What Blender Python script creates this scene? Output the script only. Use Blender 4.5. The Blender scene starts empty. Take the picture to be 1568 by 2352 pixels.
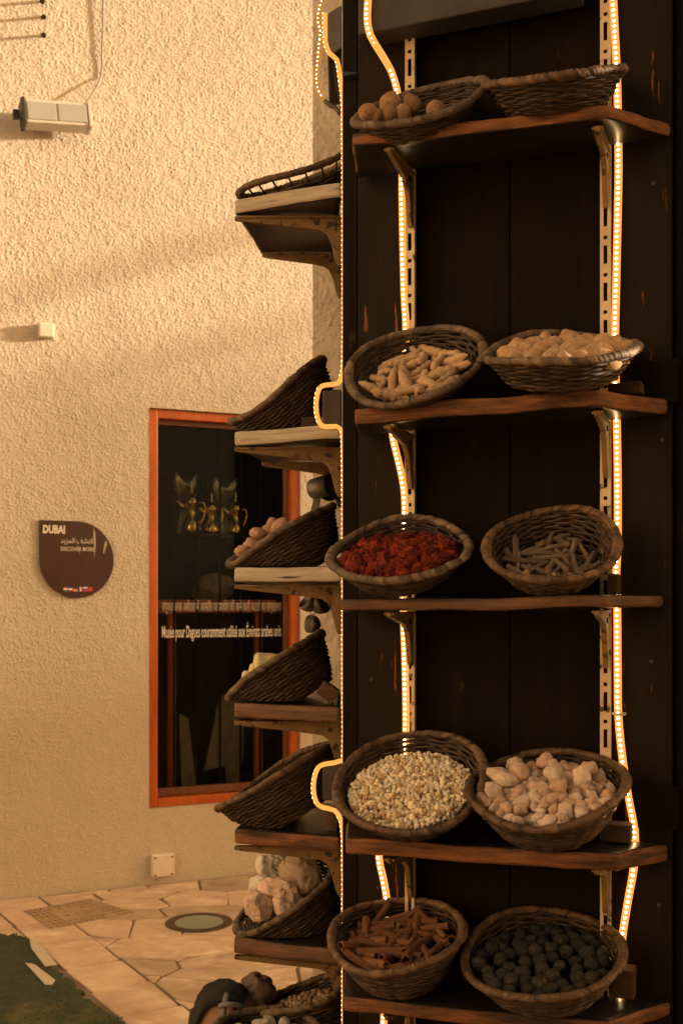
import bpy, bmesh, math, random
import numpy as np
from mathutils import Vector, Matrix, noise, Euler
from math import sin, cos, pi, radians, hypot, sqrt, atan2

# ------------------------------------------------------------------ camera, sky, sun, exposure
scene = bpy.context.scene
COL = scene.collection
F, HZ, CX, H = 2500.0, 1385.0, 784.0, 1.6     # focal length / horizon row / centre column of the survey grid, eye height
cam_d = bpy.data.cameras.new('camera')
cam_d.sensor_fit = 'HORIZONTAL'; cam_d.sensor_width = 36.0
cam_d.lens = 36.0 * F / 1568.0
cam_d.shift_y = (HZ - 1176.0) / 1568.0
cam_d.clip_start = 0.05; cam_d.clip_end = 500
cam_d.dof.use_dof = True; cam_d.dof.focus_distance = 2.45; cam_d.dof.aperture_fstop = 11.0
cam = bpy.data.objects.new('camera', cam_d); COL.objects.link(cam)
cam.location = (0, 0, H); cam.rotation_euler = (pi/2, 0, 0)
scene.camera = cam

SUN_EL = radians(10.0)
BW = radians(23.3)                                     # the sunlit wall's direction
DW = Vector((cos(BW), sin(BW), 0)); NW = Vector((sin(BW), -cos(BW), 0))
GR = radians(15.0)                                     # the sun rakes along the wall
SH = (DW*cos(GR) + NW*sin(GR)).normalized()
SDIR = Vector((SH.x*cos(SUN_EL), SH.y*cos(SUN_EL), sin(SUN_EL)))
world = bpy.data.worlds.new('World'); scene.world = world; world.use_nodes = True
nt = world.node_tree; nt.nodes.clear()
sky = nt.nodes.new('ShaderNodeTexSky'); sky.sky_type = 'NISHITA'; sky.sun_disc = False
sky.sun_elevation = SUN_EL; sky.sun_rotation = atan2(SDIR.x, SDIR.y)
sky.air_density = 1.0; sky.dust_density = 6.0; sky.ozone_density = 0.6
tint = nt.nodes.new('ShaderNodeMix'); tint.data_type = 'RGBA'; tint.blend_type = 'MULTIPLY'
tint.inputs[0].default_value = 1.0; tint.inputs[7].default_value = (1.0, 0.70, 0.42, 1)   # dusty evening air
bg = nt.nodes.new('ShaderNodeBackground'); bg.inputs[1].default_value = 0.10
wo = nt.nodes.new('ShaderNodeOutputWorld')
nt.links.new(sky.outputs[0], tint.inputs[6]); nt.links.new(tint.outputs[2], bg.inputs[0]); nt.links.new(bg.outputs[0], wo.inputs[0])
sun_d = bpy.data.lights.new('sun', 'SUN'); sun_d.energy = 2.9; sun_d.angle = radians(2.2); sun_d.color = (1.0, 0.83, 0.58)
sun = bpy.data.objects.new('sun', sun_d); COL.objects.link(sun)
sun.rotation_euler = (-SDIR).to_track_quat('-Z', 'Y').to_euler(); sun.location = (6, 3, 6)
vs = scene.view_settings
vs.view_transform = 'Standard'; vs.look = 'None'; vs.gamma = 1.0; vs.use_curve_mapping = False
vs.exposure = 1.85
scene.render.engine = 'CYCLES'
scene.cycles.use_denoising = True
scene.cycles.max_bounces = 6; scene.cycles.diffuse_bounces = 3; scene.cycles.glossy_bounces = 3
scene.cycles.transparent_max_bounces = 8; scene.cycles.sample_clamp_indirect = 4.0

rnd = random.Random(7)
TREE_N = 3000
# ------------------------------------------------------------------ geometry of the place
AC = radians(21.2)
D1 = Vector((cos(AC), -sin(AC), 0)); D2 = Vector((sin(AC), cos(AC), 0)); UP = Vector((0, 0, 1))
O = Vector((1/F*2.6, 2.6, 0))
def P(u, v, D): return Vector(((u-CX)/F*D, D, H+(HZ-v)/F*D))
def front(u, off=0.0):                                   # point (z=0) in the rack's front plane, off metres in front of it
    B = O - off*D2; px = (u-CX)/F
    t = (px*B.y - B.x)/(D1.x - px*D1.y)
    return B + t*D1
def fz(v, D): return H + (HZ-v)/F*D
def frontP(u, v, off=0.0):
    q = front(u, off); return Vector((q.x, q.y, fz(v, q.y)))
W0 = Vector((-.4792, 6.441, 0))
def wallT(u):
    px = (u-CX)/F
    return (px*W0.y - W0.x)/(DW.x - px*DW.y)
def wallP(u, v, off=0.0):
    B = W0 + off*NW; px = (u-CX)/F
    t = (px*B.y - B.x)/(DW.x - px*DW.y)
    q = B + t*DW
    return Vector((q.x, q.y, fz(v, q.y)))
def groundP(u, v, z=0.0):
    D = F*(H-z)/(v-HZ); return Vector(((u-CX)/F*D, D, z))

# ------------------------------------------------------------------ materials
def mat(name, base=(.5,.5,.5), rough=.6, metallic=0.0, var=None, vscale=8.0, bump=0.0, bscale=60.0, stretch=(1,1,1), wear=None, wlo=.58, whi=.64, wscale=6.0, wstretch=(1,1,1), spec=.5, rand=0.0, coords='Object', sss=0.0, detail=5.0):
    m = bpy.data.materials.new(name); m.use_nodes = True
    n = m.node_tree.nodes; L = m.node_tree.links; n.clear()
    out = n.new('ShaderNodeOutputMaterial'); b = n.new('ShaderNodeBsdfPrincipled'); L.new(b.outputs[0], out.inputs[0])
    b.inputs['Roughness'].default_value = rough; b.inputs['Metallic'].default_value = metallic
    b.inputs['Specular IOR Level'].default_value = spec
    if sss:
        b.inputs['Subsurface Weight'].default_value = sss; b.inputs['Subsurface Radius'].default_value = (.02,.008,.004); b.inputs['Subsurface Scale'].default_value = .4
    tc = n.new('ShaderNodeTexCoord')
    def noise_tex(scale, st, det=detail):
        mp = n.new('ShaderNodeMapping'); mp.inputs['Scale'].default_value = st
        L.new(tc.outputs[coords], mp.inputs[0])
        t = n.new('ShaderNodeTexNoise'); t.inputs['Scale'].default_value = scale; t.inputs['Detail'].default_value = det; t.inputs['Roughness'].default_value = .62
        L.new(mp.outputs[0], t.inputs['Vector']); return t
    def mix(fac, a, c, blend='MIX'):
        x = n.new('ShaderNodeMix'); x.data_type = 'RGBA'; x.blend_type = blend
        if hasattr(fac, 'is_linked'): L.new(fac, x.inputs[0])
        else: x.inputs[0].default_value = fac
        for i, s in ((6, a), (7, c)):
            if isinstance(s, tuple): x.inputs[i].default_value = (*s, 1)
            else: L.new(s, x.inputs[i])
        return x.outputs[2]
    col = base
    if var is not None:
        t = noise_tex(vscale, stretch)
        r = n.new('ShaderNodeMapRange'); r.inputs[1].default_value = .32; r.inputs[2].default_value = .68
        L.new(t.outputs[0], r.inputs[0]); col = mix(r.outputs[0], base, var)
    if wear is not None:
        t = noise_tex(wscale, wstretch)
        r = n.new('ShaderNodeMapRange'); r.inputs[1].default_value = wlo; r.inputs[2].default_value = whi
        L.new(t.outputs[0], r.inputs[0]); col = mix(r.outputs[0], col, wear)
    if rand:
        oi = n.new('ShaderNodeObjectInfo'); hs = n.new('ShaderNodeHueSaturation')
        mr = n.new('ShaderNodeMapRange'); mr.inputs[3].default_value = 1-rand; mr.inputs[4].default_value = 1+rand
        L.new(oi.outputs['Random'], mr.inputs[0]); L.new(mr.outputs[0], hs.inputs['Value'])
        if isinstance(col, tuple): hs.inputs['Color'].default_value = (*col, 1)
        else: L.new(col, hs.inputs['Color'])
        col = hs.outputs[0]
    if isinstance(col, tuple): b.inputs['Base Color'].default_value = (*col, 1)
    else: L.new(col, b.inputs['Base Color'])
    if bump:
        t = noise_tex(bscale, stretch, 4.0); bp = n.new('ShaderNodeBump'); bp.inputs['Strength'].default_value = bump; bp.inputs['Distance'].default_value = .004
        L.new(t.outputs[0], bp.inputs['Height']); L.new(bp.outputs[0], b.inputs['Normal'])
    return m
def emit(name, col, strength):
    m = bpy.data.materials.new(name); m.use_nodes = True; n = m.node_tree.nodes; n.clear()
    o = n.new('ShaderNodeOutputMaterial'); e = n.new('ShaderNodeEmission'); e.inputs[0].default_value = (*col, 1); e.inputs[1].default_value = strength
    m.node_tree.links.new(e.outputs[0], o.inputs[0]); return m
def glass_mat(name, tint=(.85,.87,.83), refl=1.0):
    m = bpy.data.materials.new(name); m.use_nodes = True; n = m.node_tree.nodes; n.clear(); L = m.node_tree.links
    o = n.new('ShaderNodeOutputMaterial'); t = n.new('ShaderNodeBsdfTransparent'); t.inputs[0].default_value = (*tint, 1)
    g = n.new('ShaderNodeBsdfGlossy'); g.inputs['Roughness'].default_value = .03
    fr = n.new('ShaderNodeFresnel'); fr.inputs[0].default_value = 1.2
    mx = n.new('ShaderNodeMixShader'); L.new(fr.outputs[0], mx.inputs[0]); L.new(t.outputs[0], mx.inputs[1]); L.new(g.outputs[0], mx.inputs[2]); L.new(mx.outputs[0], o.inputs[0])
    return m
M = {}
M['stucco'] = mat('stucco', (.57,.495,.395), .95, var=(.51,.435,.34), vscale=1.6, wear=(.43,.36,.275), wlo=.56, whi=.78, wscale=.9, wstretch=(1,1,.55), bump=.35, bscale=160, spec=.15, detail=6)
M['stucco_shop'] = mat('stucco_shop', (.53,.455,.36), .95, var=(.40,.34,.26), vscale=9, bump=.4, bscale=170, spec=.15)
M['paint'] = mat('dark_brown_paint', (.0085,.0049,.0025), .6, var=(.0125,.0075,.0039), vscale=5, stretch=(6,6,.6), wear=(.16,.055,.018), wlo=.635, whi=.66, wscale=3.2, wstretch=(13,13,1.2), bump=.25, bscale=40, spec=.10)
M['panel'] = mat('dark_panel_paint', (.0068,.0038,.0018), .7, var=(.0110,.0064,.0030), vscale=5, stretch=(8,8,.5), wear=(.05,.032,.018), wlo=.66, whi=.75, wscale=9, wstretch=(3,3,1), bump=.25, bscale=50, spec=.07)
M['beam'] = mat('grey_brown_beam', (.026,.020,.0155), .7, var=(.05,.042,.035), vscale=9, stretch=(1,1,1), bump=.2, wear=(.35,.32,.28), wlo=.70, whi=.73, wscale=14)
M['shelf_top'] = mat('shelf_dark_varnish', (.015,.012,.010), .30, var=(.026,.020,.015), vscale=4, stretch=(1,8,8), bump=.1, bscale=30, spec=.6)
M['shelf_edge'] = mat('shelf_raw_edge', (.28,.110,.034), .6, var=(.085,.034,.013), vscale=8, stretch=(1.2,3,14), wear=(.030,.015,.008), wlo=.48, whi=.66, wscale=5, wstretch=(1,1,5), bump=.8, bscale=30, spec=.3)
M['shelf_edge_b'] = mat('shelf_worn_edge', (.19,.082,.034), .55, var=(.05,.026,.014), vscale=7, stretch=(1,3,10), bump=.5, bscale=30, wear=(.24,.18,.13), wlo=.60, whi=.72, wscale=5, spec=.35)
M['pale_wood'] = mat('whitewashed_wood', (.50,.425,.325), .7, var=(.33,.265,.19), vscale=8, stretch=(1.2,4,14), bump=.5, bscale=25, wear=(.07,.045,.028), wlo=.62, whi=.68, wscale=7, wstretch=(1,3,10), spec=.25)
M['block_wood'] = mat('rough_block_wood', (.11,.062,.030), .75, var=(.06,.034,.018), vscale=10, stretch=(1,1,18), bump=.5, bscale=20, rand=.3, spec=.25)
M['bracket'] = mat('rusty_painted_iron', (.24,.15,.055), .6, var=(.16,.085,.028), vscale=22, wear=(.035,.016,.008), wlo=.56, whi=.62, wscale=45, bump=.4, bscale=90, spec=.4)
M['upright'] = mat('cream_painted_steel', (.60,.47,.30), .55, var=(.46,.33,.19), vscale=16, wear=(.06,.028,.012), wlo=.60, whi=.66, wscale=26, bump=.2, bscale=80)
M['wicker'] = mat('wicker_weave', (.062,.036,.018), .65, var=(.024,.014,.0075), vscale=42, stretch=(1,1,2), rand=.22, spec=.35, bump=.3, bscale=200)
M['rim'] = mat('wicker_rim', (.125,.070,.034), .6, var=(.062,.034,.016), vscale=30, rand=.22, spec=.35, bump=.35, bscale=180)
M['rim_grey'] = mat('wicker_rim_grey', (.150,.105,.065), .65, var=(.078,.052,.031), vscale=30, rand=.15, spec=.3, bump=.35, bscale=180)
M['window_wood'] = mat('orange_varnished_wood', (.47,.105,.011), .35, var=(.32,.066,.008), vscale=5, stretch=(6,6,1), wear=(.10,.03,.008), wlo=.66, whi=.72, wscale=5, wstretch=(5,5,1), bump=.1, spec=.5)
M['window_wood_dark'] = mat('darkened_window_wood', (.16,.055,.018), .45, var=(.10,.032,.010), vscale=5, stretch=(6,6,1), bump=.1)  # darker copy of the orange wood: shade of the inner step put in
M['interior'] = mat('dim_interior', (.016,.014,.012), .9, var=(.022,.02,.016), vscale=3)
M['bar'] = mat('black_iron_bar', (.006,.006,.0055), .7, spec=.1)
M['brass'] = mat('polished_brass', (.85,.58,.20), .16, 1.0, var=(.70,.44,.12), vscale=9)
M['pewter'] = mat('tarnished_silver', (.42,.40,.33), .32, .9, var=(.18,.16,.12), vscale=40)
M['glass'] = glass_mat('window_glass', (.80,.82,.78))
M['lettering'] = mat('white_vinyl_letters', (.72,.68,.60), .6)
M['lettering_dim'] = mat('aged_vinyl_letters', (.42,.37,.31), .7)
M['sign'] = mat('brown_sign_board', (.045,.019,.013), .4, var=(.055,.024,.016), vscale=6)
M['sign_print'] = mat('cream_print', (.66,.58,.45), .6)
M['sign_scratch'] = mat('peeled_sign_film', (.40,.33,.27), .7)
for k, c in {'red':(.5,.04,.03),'white':(.7,.68,.65),'black':(.02,.02,.02),'gold':(.6,.38,.04),'blue':(.03,.06,.3),'green':(.03,.22,.07)}.items(): M['flag_'+k] = mat('flag_'+k, c, .6)
M['plastic'] = mat('cream_plastic_box', (.72,.66,.54), .5, var=(.62,.55,.43), vscale=12)
M['fixture'] = mat('aluminium_housing', (.60,.55,.47), .45, var=(.50,.45,.37), vscale=12)
M['fixture_glass'] = mat('frosted_lamp_glass', (.38,.37,.33), .3, var=(.33,.32,.28), vscale=4, spec=.6)
M['black_plastic'] = mat('black_plastic', (.02,.018,.016), .5)
M['bolt'] = mat('rusted_bolt', (.05,.03,.018), .6, .3)
M['cable'] = mat('grey_cable', (.16,.12,.09), .6)
M['stone'] = mat('sandstone_slab', (.58,.455,.33), .8, var=(.39,.28,.19), vscale=4, stretch=(1,1.2,1), wear=(.66,.55,.42), wlo=.52, whi=.70, wscale=4.5, wstretch=(1,1.5,1), bump=.5, bscale=24, rand=.24, spec=.3)
M['mortar'] = mat('sandy_mortar', (.29,.21,.14), .95, var=(.17,.12,.08), vscale=4, bump=.5, bscale=80, spec=.2)
M['dark_patch'] = mat('grey_mortar_patch', (.30,.23,.165), .9, var=(.20,.155,.11), vscale=20)
M['turf_base'] = mat('worn_green_mat', (.046,.066,.045), .95, var=(.065,.080,.052), vscale=9, stretch=(1,3,1), wear=(.17,.145,.06), wlo=.55, whi=.72, wscale=2.2, spec=.1)
M['turf'] = mat('turf_fibre', (.046,.070,.046), .8, var=(.10,.11,.055), vscale=2.4, spec=.2)
M['paper'] = mat('pale_torn_strip', (.50,.44,.34), .85)
M['cover_tile'] = mat('brown_mosaic_tile', (.23,.145,.085), .6, rand=.25)
M['cover'] = mat('cover_bed', (.40,.29,.18), .85, var=(.33,.23,.14), vscale=18)
M['ring'] = mat('bronze_ring', (.10,.072,.050), .5, .4, var=(.07,.05,.035), vscale=20)
M['lens'] = mat('frosted_green_lens', (.21,.265,.21), .3, var=(.17,.22,.175), vscale=8, spec=.6)
M['rope'] = emit('led_rope_sleeve', (1.0,.38,.075), .36)
M['bead'] = emit('led_bead', (1.0,.70,.32), 6.5)
M['rope_dim'] = emit('led_rope_sleeve_dim', (1.0,.40,.08), .16)
M['sleeve_tail'] = mat('unlit_sleeve', (.10,.085,.07), .4)
M['clip'] = mat('white_clip', (.55,.5,.42), .5)
# goods
M['tan_ball'] = mat('tan_dried_root', (.36,.205,.105), .8, var=(.26,.135,.065), vscale=2.86, bump=0.96, bscale=7.70, rand=.18, spec=.2)
M['turmeric'] = mat('turmeric_root', (.47,.32,.18), .8, var=(.34,.205,.105), vscale=26, wear=(.15,.10,.06), wlo=.62, whi=.7, wscale=30, bump=.5, bscale=110, rand=.16, spec=.2)
M['ginger'] = mat('dried_ginger', (.50,.345,.205), .85, var=(.42,.235,.11), vscale=1.54, wear=(.20,.13,.085), wlo=.66, whi=.74, wscale=2.42, bump=0.80, bscale=6.60, rand=.12, spec=.2)
M['red'] = mat('dried_red_blossom', (.36,.040,.013), .75, var=(.12,.014,.007), vscale=6.60, bump=1.00, bscale=17.60, rand=.35, spec=.25)
M['stick'] = mat('grey_brown_twig', (.15,.105,.068), .8, var=(.085,.058,.037), vscale=30, bump=.5, bscale=120, rand=.3, spec=.2)
M['stick_end'] = mat('cut_twig_end', (.30,.19,.10), .8)
M['resin'] = mat('pale_resin', (.64,.50,.32), .6, var=(.56,.39,.21), vscale=2.42, rand=.22, bump=0.64, bscale=9.90, spec=.35, sss=.15)
M['resin_pink'] = mat('pink_resin', (.62,.45,.33), .7, var=(.50,.28,.165), vscale=1.76, wear=(.66,.52,.40), wlo=.55, whi=.68, wscale=2.20, rand=.15, bump=0.96, bscale=6.60, spec=.3, sss=.15)
M['resin_white'] = mat('whitish_resin', (.72,.60,.48), .7, var=(.58,.42,.30), vscale=1.8, rand=.15, bump=1.0, bscale=6.5, spec=.3, sss=.15)
M['resin_amber'] = mat('amber_resin', (.52,.29,.13), .6, var=(.62,.43,.28), vscale=1.5, rand=.2, bump=.9, bscale=6.5, spec=.4, sss=.2)
M['grain_pale'] = mat('cream_resin_grain', (.76,.66,.49), .6, var=(.66,.54,.36), vscale=2, rand=.2, spec=.35, sss=.15)
M['grain_amber'] = mat('amber_resin_grain', (.50,.33,.15), .5, var=(.40,.25,.11), vscale=2, rand=.25, spec=.4, sss=.15)
M['red_dark'] = mat('maroon_blossom', (.14,.016,.010), .8, var=(.06,.009,.006), vscale=6, bump=1.0, bscale=16, rand=.3, spec=.2)
M['red_orange'] = mat('orange_red_blossom', (.42,.070,.018), .75, var=(.22,.022,.009), vscale=5, bump=1.0, bscale=16, rand=.3, spec=.2)
M['cinnamon'] = mat('cinnamon_bark', (.165,.066,.028), .75, var=(.085,.034,.016), vscale=20, stretch=(1,6,6), bump=.5, bscale=40, rand=.28, spec=.25)
M['black_lime'] = mat('black_lime', (.024,.020,.015), .6, var=(.013,.011,.008), vscale=2.42, wear=(.055,.036,.021), wlo=.55, whi=.68, wscale=0.99, bump=0.96, bscale=5.50, rand=.45, spec=.3)
M['pumice'] = mat('pinkish_pumice', (.52,.315,.20), .85, var=(.42,.225,.14), vscale=2.20, bump=0.96, bscale=6.60, rand=.1)
M['loofah'] = mat('pale_yellow_soap', (.62,.53,.27), .7, var=(.54,.45,.21), vscale=14, bump=.3, bscale=90)
M['rose_rock'] = mat('rose_quartz', (.66,.49,.38), .7, var=(.54,.37,.27), vscale=9, bump=.5, bscale=40, rand=.1, spec=.35)
M['tan_rock'] = mat('tan_rock', (.52,.40,.28), .85, var=(.26,.18,.115), vscale=8, bump=.7, bscale=35)
M['grey_rock'] = mat('pale_grey_rock', (.66,.60,.50), .85, var=(.45,.40,.32), vscale=10, bump=.7, bscale=40)
M['pebble'] = mat('mixed_pebble', (.34,.23,.135), .6, var=(.22,.13,.075), vscale=2.20, rand=.5)
M['dark_lump'] = mat('dark_brown_lump', (.055,.029,.014), .5, var=(.12,.068,.035), vscale=0.99, bump=0.80, bscale=3.30)
M['leather'] = mat('tan_leather', (.30,.165,.085), .65, var=(.22,.105,.05), vscale=14, bump=.3, bscale=60)
M['black_cloth'] = mat('black_cloth', (.018,.016,.015), .8, var=(.028,.025,.022), vscale=18, bump=.5, bscale=60, spec=.3)
M['strap'] = mat('grey_strap', (.14,.135,.125), .7)
M['tin'] = mat('dull_grey_tin', (.23,.205,.165), .5, .5, var=(.15,.13,.10), vscale=18)
M['wire'] = mat('wire', (.10,.085,.06), .45, .6)
M['hide'] = mat('pale_mottled_board', (.30,.24,.17), .85, var=(.17,.135,.095), vscale=26)
M['cream'] = mat('cream_plaster', (.68,.58,.44), .95, var=(.62,.52,.39), vscale=2)
M['far_dark'] = mat('brown_plaster', (.13,.09,.06), .95, var=(.10,.07,.045), vscale=2)
M['far_stucco'] = mat('far_plaster', (.42,.33,.24), .95, var=(.36,.28,.20), vscale=2)

for k in ('wicker','rim','rim_grey'):                     # each strand has its own tone
    m = M[k]; n = m.node_tree.nodes; L = m.node_tree.links; b = next(x for x in n if x.type == 'BSDF_PRINCIPLED'); src = b.inputs['Base Color'].links[0].from_socket
    at = n.new('ShaderNodeAttribute'); at.attribute_name = 'tone'; mr = n.new('ShaderNodeMapRange'); mr.inputs[3].default_value = .35; mr.inputs[4].default_value = 1.65
    hs = n.new('ShaderNodeHueSaturation'); L.new(at.outputs['Fac'], mr.inputs[0]); L.new(mr.outputs[0], hs.inputs['Value']); L.new(src, hs.inputs['Color']); L.new(hs.outputs[0], b.inputs['Base Color'])
# ------------------------------------------------------------------ builders
MW = {}
def link(o): COL.objects.link(o); return o
def tag(o, label=None, cat=None, group=None, kind=None):
    if label: o['label'] = label
    if cat: o['category'] = cat
    if group: o['group'] = group
    if kind: o['kind'] = kind
    return o
def empty(name, loc, label, cat, group=None, rot=None, kind=None):
    o = bpy.data.objects.new(name, None); link(o); o.empty_display_size = .05
    m = Matrix.Translation(Vector(loc))
    if rot is not None: m = m @ rot.to_4x4()
    o.matrix_world = m; MW[o.name] = m
    return tag(o, label, cat, group, kind)
def finish(name, me, mats, parent=None, world=None, smooth=True):
    o = bpy.data.objects.new(name, me); link(o)
    if not me.materials:
        for m in (mats if isinstance(mats, (list, tuple)) else [mats]): me.materials.append(m)
    if smooth and len(me.polygons) and not me.get('shaded'):
        me.polygons.foreach_set('use_smooth', [True]*len(me.polygons)); me['shaded'] = 1
    if parent is not None:
        o.parent = parent
        pm = MW.get(parent.name, Matrix())
        o.matrix_parent_inverse = Matrix()
        o.matrix_local = pm.inverted() @ (world or Matrix())
    elif world is not None: o.matrix_world = world
    MW[o.name] = world.copy() if world is not None else Matrix()
    return o
class MB:
    def __init__(s): s.v = []; s.f = []; s.m = []
    def quad(s, a, b, c, d, m=0):
        i = len(s.v); s.v += [Vector(a), Vector(b), Vector(c), Vector(d)]; s.f.append((i,i+1,i+2,i+3)); s.m.append(m)
    def hexa(s, bot, top, m=0):
        i = len(s.v); s.v += [Vector(p) for p in bot] + [Vector(p) for p in top]
        for q in ((3,2,1,0),(4,5,6,7),(0,1,5,4),(1,2,6,5),(2,3,7,6),(3,0,4,7)): s.f.append(tuple(i+k for k in q)); s.m.append(m)
    def obox(s, c, ax, ay, az, hx, hy, hz, m=0):
        c = Vector(c); X = ax*hx; Y = ay*hy; Z = az*hz
        s.hexa([c-X-Y-Z, c+X-Y-Z, c+X+Y-Z, c-X+Y-Z], [c-X-Y+Z, c+X-Y+Z, c+X+Y+Z, c-X+Y+Z], m)
    def tube(s, path, rad, sides=8, closed=False, cap=True, m=0, flat=None):
        path = [Vector(p) for p in path]; n = len(path); i0 = len(s.v)
        rr = rad if callable(rad) else (lambda k: rad)
        nrm = None
        for k in range(n):
            a = path[(k-1) % n] if (closed or k > 0) else path[k]; b = path[(k+1) % n] if (closed or k < n-1) else path[k]
            t = (b-a).normalized() if (b-a).length > 1e-9 else Vector((0,0,1))
            if nrm is None:
                nrm = t.cross(Vector((0,0,1)) if abs(t.z) < .9 else Vector((1,0,0))).normalized()
            else:
                nrm = (nrm - t*nrm.dot(t)); nrm = nrm.normalized() if nrm.length > 1e-6 else t.orthogonal().normalized()
            bn = t.cross(nrm)
            for j in range(sides):
                an = 2*pi*j/sides; s.v.append(path[k] + (nrm*cos(an) + bn*sin(an))*rr(k))
        for k in range(n if closed else n-1):
            k2 = (k+1) % n
            for j in range(sides):
                j2 = (j+1) % sides
                s.f.append((i0+k*sides+j, i0+k*sides+j2, i0+k2*sides+j2, i0+k2*sides+j)); s.m.append(m)
        if cap and not closed:
            s.f.append(tuple(i0+j for j in reversed(range(sides)))); s.m.append(m)
            s.f.append(tuple(i0+(n-1)*sides+j for j in range(sides))); s.m.append(m)
    def lathe(s, prof, segs=24, base=Vector((0,0,0)), axis=None, m=0):
        R = (axis.to_track_quat('Z','Y').to_matrix() if axis is not None else Matrix.Identity(3)); i0 = len(s.v); n = len(prof)
        for r, z in prof:
            for j in range(segs):
                an = 2*pi*j/segs; s.v.append(Vector(base) + R @ Vector((r*cos(an), r*sin(an), z)))
        for k in range(n-1):
            for j in range(segs):
                j2 = (j+1) % segs; s.f.append((i0+k*segs+j, i0+k*segs+j2, i0+(k+1)*segs+j2, i0+(k+1)*segs+j)); s.m.append(m)
    def prism(s, poly, vec, m=0, m_side=None):
        n = len(poly); i0 = len(s.v); vec = Vector(vec); s.v += [Vector(p) for p in poly] + [Vector(p)+vec for p in poly]
        s.f.append(tuple(i0+k for k in range(n))); s.m.append(m); s.f.append(tuple(i0+n+k for k in reversed(range(n)))); s.m.append(m)
        for k in range(n):
            k2 = (k+1) % n; s.f.append((i0+k2, i0+k, i0+n+k, i0+n+k2)); s.m.append(m if m_side is None else m_side)
    def mesh(s, name, inv=None):
        me = bpy.data.meshes.new(name)
        vv = [tuple(inv @ p) for p in s.v] if inv is not None else [tuple(p) for p in s.v]
        me.from_pydata(vv, [], s.f); me.polygons.foreach_set('material_index', s.m); me.update()
        bm = bmesh.new(); bm.from_mesh(me); bmesh.ops.recalc_face_normals(bm, faces=bm.faces); bm.to_mesh(me); bm.free()
        return me
    def build(s, name, mats, parent=None, smooth=False, origin=None, bevel=0.0):
        if parent is not None: w = MW[parent.name]
        else:
            if origin is None:
                c = sum(s.v, Vector())/len(s.v); origin = Vector((c.x, c.y, min(p.z for p in s.v)))
            w = Matrix.Translation(origin)
        o = finish(name, s.mesh(name, w.inverted()), mats, parent, w, smooth)
        if bevel:
            b = o.modifiers.new('edge', 'BEVEL'); b.width = bevel; b.segments = 2; b.limit_method = 'ANGLE'
        return o

def slab(name, bot, top, mats, parent=None, wob=.003, bev=.007, seed=0, rot=None, cell=.035, chip=0.0):
    """wonky plank: material 0 on broad faces, 1 on edges"""
    bm = bmesh.new()
    vs_ = [bm.verts.new(p) for p in list(bot)+list(top)]
    for q in ((3,2,1,0),(4,5,6,7),(0,1,5,4),(1,2,6,5),(2,3,7,6),(3,0,4,7)): bm.faces.new([vs_[k] for k in q])
    bmesh.ops.recalc_face_normals(bm, faces=bm.faces)
    bmesh.ops.bevel(bm, geom=bm.edges[:], offset=bev, segments=2, profile=.6, affect='EDGES')
    for it in range(4):
        es = [e for e in bm.edges if e.calc_length() > cell]
        if not es: break
        bmesh.ops.subdivide_edges(bm, edges=es, cuts=1, use_grid_fill=True)
    off = Vector((seed*3.7, seed*1.3, seed*.7))
    for v in bm.verts:
        p = v.co.copy()
        v.co += noise.noise_vector(p*5+off)*wob*1.6 + noise.noise_vector(p*22+off)*wob*.5
        if chip:
            c = noise.noise(p*14+off*2)
            if c > .25: v.co -= v.normal*chip*(c-.25)
    bm.normal_update()
    for f in bm.faces: f.material_index = 0 if abs(f.normal.z) > .75 else 1
    me = bpy.data.meshes.new(name)
    w = MW[parent.name] if parent is not None else (Matrix.Translation(Vector(bot[0])) @ (rot.to_4x4() if rot else Matrix()))
    bm.transform(w.inverted()); bm.to_mesh(me); bm.free()
    o = finish(name, me, mats, parent, w, True)
    return o

def lump_mesh(name, sub, amp, freq, seed, scale=(1,1,1), m=None, pinch=0.0):
    bm = bmesh.new(); bmesh.ops.create_icosphere(bm, subdivisions=sub, radius=1.0)
    off = Vector((seed*5.1, seed*2.3, seed*7.7))
    for v in bm.verts:
        n = v.co.normalized(); d = noise.noise(n*freq+off)*amp + noise.noise(n*freq*2.7+off)*amp*.45
        if pinch: d -= pinch*max(0, noise.noise(n*1.6-off))
        v.co = n*(1+d)
        v.co = Vector((v.co.x*scale[0], v.co.y*scale[1], v.co.z*scale[2]))
    me = bpy.data.meshes.new(name); bm.to_mesh(me); bm.free(); me.materials.append(m)
    me.polygons.foreach_set('use_smooth', [True]*len(me.polygons)); me['shaded'] = 1
    return me
def rock_mesh(name, seed, scale, m, sub=3, cuts=9):
    r = random.Random(seed); bm = bmesh.new(); bmesh.ops.create_icosphere(bm, subdivisions=sub, radius=1.0)
    planes = [(Vector((r.gauss(0,1), r.gauss(0,1), r.gauss(0,1))).normalized(), r.uniform(.50,.82)) for _ in range(cuts)]
    for v in bm.verts:
        for n, d in planes:
            k = v.co.dot(n)-d
            if k > 0: v.co -= n*k*1.0
        v.co += noise.noise_vector(v.co*3+Vector((seed,0,0)))*.09 + noise.noise_vector(v.co*8+Vector((seed,0,0)))*.055
        v.co = Vector((v.co.x*scale[0], v.co.y*scale[1], v.co.z*scale[2]))
    me = bpy.data.meshes.new(name); bm.to_mesh(me); bm.free(); me.materials.append(m)
    return me
def put(name, me, Mx, label, cat, group=None):
    o = bpy.data.objects.new(name, me); link(o); o.matrix_world = Mx
    return tag(o, label, cat, group)

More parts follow.
